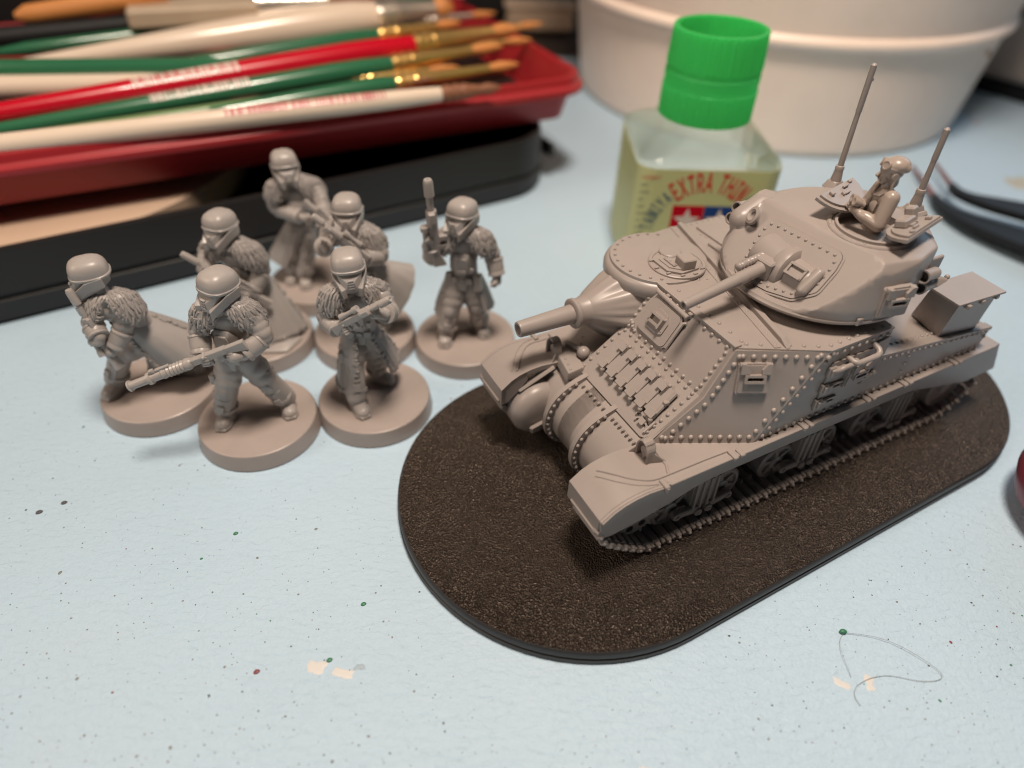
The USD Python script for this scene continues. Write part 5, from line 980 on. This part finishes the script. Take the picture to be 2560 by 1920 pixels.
    obj('chest_panel', cat(rh([cc + sd * x + tl_ * z + f * y for x, z in ((-1.1, 2.1), (1.1, 2.1), (-1.5, 1.2), (1.5, 1.2), (-1.5, -1.0), (1.5, -1.0)) for y in (.7, 1.0)], .12), rh([cc + sd * x + tl_ * z + f * y for x in (-1.1, 1.1) for z in (-2.2, -1.3) for y in (.6, 1.2)], .12), rh([cc + sd * x + tl_ * z + f * y for x in (2.1, 2.9) for z in (-2.0, -.8) for y in (0, .6)], .12)), 'mini', cp_, 30)
    bl = pel + A([0, 0, 1.3]); q8 = [bl + sd * 3.5 * math.cos(a) + f * 2.85 * math.sin(a) for a in np.arange(25) * 2 * PI / 24]
    be = obj('belt', cat(*[rh([p + A([0, 0, z]) for p in (a, b_) for z in (-.55, .55)], .25) for a, b_ in zip(q8[:-1], q8[1:])]), 'mini', t, 40)
    for k, a in enumerate((PI / 2 - .5, PI / 2 + .5)):
        p = bl + sd * 3.7 * math.cos(a) + f * 3.05 * math.sin(a); obj('pouch', rh([p + sd * x + f * y + A([0, 0, z]) for x in (-.7, .7) for y in (-.3, .5) for z in (-.7, .7)], .2), 'mini', be)
    obj('buckle', turn(bl + f * 2.95, f, [(0, .8), (.45, .75), (.5, .5), (.4, .4), (.4, .02)], 18), 'mini', be, 40)
    obj('tabard', rh([bl + f * 2.6 + sd * x + A([0, 0, z]) + f * y for x, z in ((-1.3, -.5), (1.3, -.5), (-.9, -2.8), (.9, -2.8)) for y in (-.5, .4)], .25), 'mini', be, 40)
    helmet(t, hd, yaw, pitch, roll)
    collar(t, j['shR'], j['shL'], cc, nk, ord(key), f)
    rifle(t, j['g0'], j['g2'], gun, up_gun, 1.75 if key == 'G' else 1.3)
    return t, j, f, sd, bl

J = {
'B': dict(head=(-.3, -.2, 37.2), shR=(-4.4, -.4, 30.6), shL=(4.6, .6, 30.4), elR=(-6.3, -1.5, 25.6), wrR=(-5.6, -4.5, 22.2), haR=(-3.6, -6.3, 22.4), elL=(7.2, -1.2, 24.8), wrL=(3.6, -4.4, 22.5), haL=(1.8, -5.9, 22.8), pel=(-.8, .6, 17.6), knR=(-4.4, -1.6, 9.8), anR=(-6.5, -1.6, 2.6), toR=(-6.6, -4.2, 1.1), knL=(4.3, 1.0, 10.0), anL=(6.5, 3.0, 2.6), toL=(7.6, .6, 1.1), g0=(4.4, -5.0, 26.0), g2=(-19.8, -10.6, 17.6)),
'G': dict(head=(-.3, -.6, 37.4), shR=(-4.6, -.4, 30.6), shL=(4.9, -.3, 30.6), elR=(-7.8, -1.5, 24.8), wrR=(-7.6, -4.2, 30.0), haR=(-7.4, -5.0, 32.2), elL=(7.4, .6, 25.0), wrL=(8.5, -1, 20.4), haL=(8.5, -1.6, 18.6), pel=(0, .6, 17.6), knR=(-3.6, -1.8, 9.8), anR=(-5.0, -2.2, 2.6), toR=(-5.2, -4.8, 1.1), knL=(2.9, .4, 10), anL=(4.0, 2.4, 2.6), toL=(5.0, .0, 1.1), g0=(-6.2, -4.2, 24.6), g2=(-7.0, -5.6, 47.6)),
'F': dict(head=(-1.6, -.4, 37.6), shR=(-5.8, -1.6, 30.8), shL=(3.6, 1.0, 30.8), elR=(-7.6, -2.5, 24.6), wrR=(-4.4, -5.4, 24.0), haR=(-2.0, -6.6, 25.4), elL=(6.4, -1.6, 26.6), wrL=(6.2, -5.2, 28.4), haL=(4.9, -6.8, 29.6), pel=(-1.6, 2.2, 17.8), knR=(-3.8, -1.0, 10), anR=(-3.2, -4.6, 2.6), toR=(-1.4, -7.2, 1.1), knL=(.4, 4.0, 9.8), anL=(-.2, 6.0, 2.6), toL=(2.4, 4.8, 1.1), g0=(-5.0, -7.0, 25.2), g2=(8.6, -8.4, 34.4)),
'A': dict(head=(-4.2, -2.2, 34.2), shR=(-4.2, -3.2, 26.4), shL=(2.2, -2.4, 27.2), elR=(-5.2, -6.0, 22.6), wrR=(-3.4, -8.0, 21.0), haR=(-3.8, -8.4, 19.8), elL=(.6, -4.6, 21.0), wrL=(-1.8, -6.6, 17.2), haL=(-2.8, -7.6, 16.2), pel=(2.6, 2.0, 13.4), knR=(-5.0, -1.6, 10.8), anR=(-9.0, -2.0, 2.6), toR=(-9.8, -4.8, 1.1), knL=(-.4, 2.6, 3.0), anL=(4.4, 5.6, 2.6), toL=(7.0, 5.6, 1.1), g0=(-2.2, -8.0, 12.0), g2=(-6.6, -6.0, 32.0)),
'C': dict(head=(-2.6, -1.6, 33.6), shR=(-6.6, -.6, 26.6), shL=(4.0, -1.2, 26.2), elR=(-8.0, -3.2, 22.8), wrR=(-6.4, -6.0, 20.4), haR=(-4.9, -7.0, 20.8), elL=(5.2, -1.0, 20.6), wrL=(2.8, -4.0, 16.4), haL=(1.4, -5.6, 16.0), pel=(.8, 1.8, 11.6), knR=(-5.4, -3.4, 9.4), anR=(-7.2, -4.6, 2.6), toR=(-8.2, -6.8, 1.1), knL=(4.4, 1.6, 3.2), anL=(6.0, 6.0, 2.5), toL=(6.8, 8.2, 1.1), g0=(6.5, -4.4, 12.6), g2=(-10.6, -8.0, 28.6)),
'D': dict(head=(-2.2, -1.2, 37.2), shR=(-5.9, -1.6, 30.4), shL=(3.9, .4, 30.4), elR=(-6.8, -2.2, 24.4), wrR=(.6, -5.0, 23.2), haR=(3.2, -6.0, 23.2), elL=(6.4, -2.0, 26.4), wrL=(7.4, -5.0, 23.6), haL=(7.2, -6.4, 21.8), pel=(-1.9, .4, 17.2), knR=(-4.6, -1.4, 9.8), anR=(-6.2, -.4, 2.6), toR=(-6.6, -3.0, 1.1), knL=(-.6, -1.6, 9.8), anL=(-2.6, -2.4, 2.6), toL=(-1.8, -5.0, 1.1), g0=(2.6, -5.0, 28.0), g2=(15.8, -8.6, 16.6)),
'E': dict(head=(.2, -1.2, 37.4), shR=(-4.6, .4, 30.6), shL=(6.0, -1.6, 30.4), elR=(-6.6, -2.0, 26.6), wrR=(-5.8, -5.4, 29.0), haR=(-4.6, -6.4, 29.6), elL=(7.6, -2.8, 25.4), wrL=(4.6, -6.0, 26.4), haL=(2.9, -7.2, 27.2), pel=(1.2, 1.8, 17.6), knR=(.2, -1.2, 9.8), anR=(-.8, 1.6, 2.6), toR=(-1.4, -1.0, 1.1), knL=(5.0, .2, 9.8), anL=(4.9, 3.4, 2.6), toL=(5.4, .8, 1.1), g0=(5.6, -7.6, 27.4), g2=(-6.2, -8.4, 38.6)),
}
D2 = math.radians
BZ0 = 4.48
t, j, f, sd, bl = figurine('A', (-87.8, 124.3, BZ0), 'leftmost soldier figurine, kneeling in profile with an upright rifle', J['A'], D2(-62), D2(2), 0, (-.8, -.6, 0), True, 'rifle', (-.5, -.8, .2))
skirt_panel(t, (-.2, -4.2, 20.2), (3.0, 1.5, 20.6), (4.8, -2.6, 6.4), (15.0, 3.6, 12.4), (1.4, -3.0, .6), trim=True); skirt_panel(t, (3.0, 1.5, 20.6), (-1.5, 3.5, 19.5), (15.0, 3.6, 12.4), (6.4, 8.0, 6.0), (2.6, 2.2, 1.0), trim=False)
t, j, f, sd, bl = figurine('B', (-60.4, 114.8, BZ0), 'front left soldier figurine aiming a long ribbed gun low across its body', J['B'], D2(-28), D2(-2), D2(3), (-.22, -1, 0), False, 'heavy')
t, j, f, sd, bl = figurine('C', (-69.5, 147.5, BZ0), 'crouching soldier figurine behind the front left one, gun pointing up left', J['C'], D2(-22), D2(-2), 0, (-.25, -1, 0), True, 'rifle')
skirt_panel(t, (1.0, -1.5, 16.5), (5.0, 2.2, 17.0), (4.6, -7.4, 2.0), (12.2, 2.4, 1.2), (1.6, -1.4, 1.2), trim=True); obj('coat_tail', rh([(3.2, -9.4, .5), (9.5, -8.6, .5), (11.6, -3.0, .5), (4.0, -2.5, .7), (4.2, -6.5, 1.5), (8.6, -5.5, 1.6), (6.5, -2.0, 2.4)], .45), 'mini', t, 50)
t, j, f, sd, bl = figurine('D', (-61.0, 175.0, BZ0), 'rearmost soldier figurine, tallest in the picture, against the black case', J['D'], D2(24), D2(-4), 0, (.25, -1, 0), False, 'rifle')
skirt_panel(t, (-4.6, 2.6, 19.6), (-2.2, -2.2, 18.8), (-11.6, 3.4, 9.6), (-6.4, -4.4, 6.0), (-2.6, -2.0, .4), trim=False); skirt_panel(t, (-2.0, -2.3, 18.8), (1.0, -2.2, 18.6), (-6.2, -4.4, 6.2), (-3.2, -3.8, 10.5), (-.8, -.8, 0), trim=False)
t, j, f, sd, bl = figurine('E', (-41.5, 150.2, BZ0), 'soldier figurine behind the front middle one, coat flaring to the right', J['E'], D2(4), D2(-3), 0, (0, -1, 0), False, 'rifle')
skirt_panel(t, (5.2, -2.6, 19), (5.0, 2.6, 20.0), (9.4, -4.0, 7.4), (14.4, 3.0, 15.6), (1.0, 1.0, 3.4), trim=False); skirt_panel(t, (5.0, -2.4, 20), (5.0, 2.6, 21.0), (10.4, -2.8, 7.0), (14.2, 4.0, 19.0), (2.2, -1.0, 1.6), trim=False)
t, j, f, sd, bl = figurine('F', (-34.1, 123.6, BZ0), 'front middle soldier figurine in a long open coat, rifle across the chest', J['F'], D2(16), D2(-3), D2(-2), (.12, -1, 0), False, 'rifle')
skirt_panel(t, (-4.9, 3.2, 19.2), (-2.2, -1.4, 19.0), (-8.4, 3.0, 5.6), (-2.6, -5.6, 4.2), (-2.0, -1.4, 0), trim=True); skirt_panel(t, (1.2, -.6, 18.6), (1.6, 4.2, 18.8), (4.9, 1.2, 7.0), (5.6, 7.0, 8.4), (.7, -.5, 0), trim=True)
t, j, f, sd, bl = figurine('G', (-13.4, 149.5, BZ0), 'soldier figurine by the tank barrel holding its rifle upright', J['G'], D2(-26), D2(-5), 0, (-.1, -1, 0), False, 'rifle', (-.9, -.3, 0))
skirt_panel(t, (-4.4, 2.6, 18.6), (-2.6, -1.9, 18.6), (-8.0, 2.2, 8.6), (-4.6, -3.6, 6.8), (-1.3, -.8, 0), trim=False); skirt_panel(t, (2.6, -1.6, 18.6), (4.2, 2.4, 18.6), (5.4, -2.4, 9.6), (7.6, 3.2, 9.4), (.9, -.5, 0), trim=False)
for s_ in (-1, 1): obj('hip_holster', rh([bl + sd * s_ * x + A([0, 0, z]) + f * y for x, z in ((2.9, 1.6), (4.3, 1.2), (3.2, -3.0), (4.9, -2.6)) for y in (1.2, 2.6)], .25), 'mini', t, 30)

# ------------------------------------------------------------------ tank commander in the turret hatch
cyaw = -D2(33)
cw = A([-67.0, 9.3, 0]); cpos = Rz(3.6474) @ cw + A([4.72, 95.09, 0])
pc_ = thing('crew_figurine', 'crewman figurine in beret and goggles standing in the turret hatch with binoculars', 'figurine', (cpos[0], cpos[1], TZ + 51), 3.6474 + cyaw)
# local: +x the face, y left, z up from the hatch
sR, sL = A([-.4, -2.6, 9.3]), A([-.4, 2.6, 9.3])
ms = [bone((-.3, 0, 0), (-.3, 0, 5), 2.1, 2.3, (.85, 1.1, 1), (.85, 1.1, 1)), bone((-.3, 0, 5), (-.3, 0, 8.6), 2.3, 2.0, (.85, 1.1, 1), (.9, 1.45, .8)), bone(sR, sL, 1.15, 1.15), bone((-.3, 0, 9.4), (.15, 0, 11.6), 1.15, 1.0)]
for s_, sh in ((-1, sR), (1, sL)):
    el, wr, ha = A([.6, s_ * 3.9, 4.6]), A([3.5, s_ * 1.35, 5.3]), A([4.5, s_ * .75, 5.9])
    ms += [bone(sh, el, 1.5, 1.36), bone(el, wr, 1.36, .95), *hand(wr, ha, (0, -s_ * .3, 1), s=.72)]
    ms.append(bone(el + (wr - el) * .62, el + (wr - el) * .78, 1.16, 1.12))
obj('body', skin(ms, .38, 7), 'crew', pc_, 45)
hd_ = A([.35, 0, 12.9])
face = [bone(hd_ + A([-.5, 0, .6]), hd_ + A([.1, 0, .4]), 1.75, 1.75, (1.05, .92, 1), (1, .9, 1)), bone(hd_ + A([.4, 0, -.4]), hd_ + A([.75, 0, -1.45]), 1.35, .72, (1, .95, 1), (1, 1.1, .8)),
        bone(hd_ + A([1.75, 0, .25]), hd_ + A([2.12, 0, -.4]), .22, .34), bone(hd_ + A([1.55, -.5, -.95]), hd_ + A([1.55, .5, -.95]), .22, .22), bone(hd_ + A([1.5, -.45, -1.2]), hd_ + A([1.5, .45, -1.2]), .2, .2), bone(hd_ + A([1.45, -.75, .55]), hd_ + A([1.5, .75, .55]), .3, .3), bone(hd_ + A([-.6, 0, -.6]), hd_ + A([-.9, 0, -1.6]), 1.3, 1.15)]
for s_ in (-1, 1): face += [bone(hd_ + A([-.3, s_ * 1.62, .0]), hd_ + A([-.35, s_ * 1.66, .6]), .33, .36), bone(hd_ + A([1.35, s_ * .62, .18]), hd_ + A([1.38, s_ * .5, .18]), .24, .2), bone(hd_ + A([1.0, s_ * .9, -.5]), hd_ + A([.8, s_ * .95, -.6]), .5, .45)]
hh = obj('head', skin(face, .26, 4), 'crew', pc_, 45)
br = skin([bone(hd_ + A([.0, 0, 1.4]), hd_ + A([-.7, .1, 1.75]), 1.95, 2.0, (1.05, 1.02, .78), (1.1, 1.06, .75)), bone(hd_ + A([-1.7, .9, 1.55]), hd_ + A([-1.9, -.6, 1.3]), 1.15, 1.0, (1, 1, .8))], .35, 6)
be_ = obj('beret', br, 'crew', hh, 50)
obj('headband', turn(hd_ + A([-.25, 0, .75]), (.12, 0, 1), [(0, 1.86), (.1, 1.98), (.5, 1.98), (.6, 1.86)], 32), 'crew', be_, 40)
for s_ in (-1, 1):
    obj('goggle', turn(hd_ + A([1.25, s_ * .85, 1.75]), (1, s_ * .45, .35), [(0, .3), (.05, .85), (.5, .85), (.62, .7), (.5, .62), (.48, .02)], 20), 'crew', be_, 40)
    obj('earphone', turn(hd_ + A([-.35, s_ * 1.55, .2]), (0, s_, 0), [(0, .75), (.35, .8), (.6, .6), (.6, .02)], 18), 'crew', hh, 40)
obj('goggle_strap', tube([hd_ + A([1.05 * math.cos(a) * 2.0 - .3, 2.0 * math.sin(a), 1.45 + .15 * math.cos(a)]) for a in np.linspace(.5, 2 * PI - .5, 26)], .17, 6), 'crew', be_, 50)
obj('head_strap', tube([hd_ + A([-.45, 1.85 * math.cos(a), .3 + 2.75 * math.sin(a)]) for a in np.linspace(0, PI, 18)], .16, 6), 'crew', be_, 50)
obj('cable', tube(smoothpath([hd_ + A([-.5, 1.9, -.2]), hd_ + A([-.3, 2.0, -1.6]), (-.2, 2.0, 9.6), (1.4, 1.2, 8.2)], 18), .26, 6), 'crew', pc_, 50)
bi = []
for s_ in (-1, 1): bi.append(turn((3.0, s_ * .75, 6.9), (.9, 0, .25), [(0, .05), (0, .5), (.8, .5), (1.1, .75), (2.1, .85), (2.2, .65), (2.0, .05)], 18))
obj('binoculars', cat(*bi, box(3.4, 4.2, -.4, .4, 6.8, 7.3, .1)), 'crew', pc_, 40)
obj('collar', cat(rh([(1.0, -1.3, 10.3), (1.9, -.3, 8.9), (1.4, -1.5, 9.2), (.4, -1.6, 10.2)], .18), rh([(1.0, 1.3, 10.3), (1.9, .3, 8.9), (1.4, 1.5, 9.2), (.4, 1.6, 10.2)], .18)), 'crew', pc_, 40)
for s_ in (-1, 1):
    obj('pocket', rh([(1.5, s_ * .7, 8.1), (1.5, s_ * 2.1, 8.0), (1.9, s_ * .7, 6.3), (1.7, s_ * 2.1, 6.4), (2.1, s_ * .8, 7.4)], .12), 'crew', pc_, 40)
    obj('epaulette', rh([(-.9, s_ * 1.5, 10.45), (.1, s_ * 1.5, 10.45), (-.9, s_ * 3.2, 10.25), (.1, s_ * 3.2, 10.25)], .14), 'crew', pc_, 40)
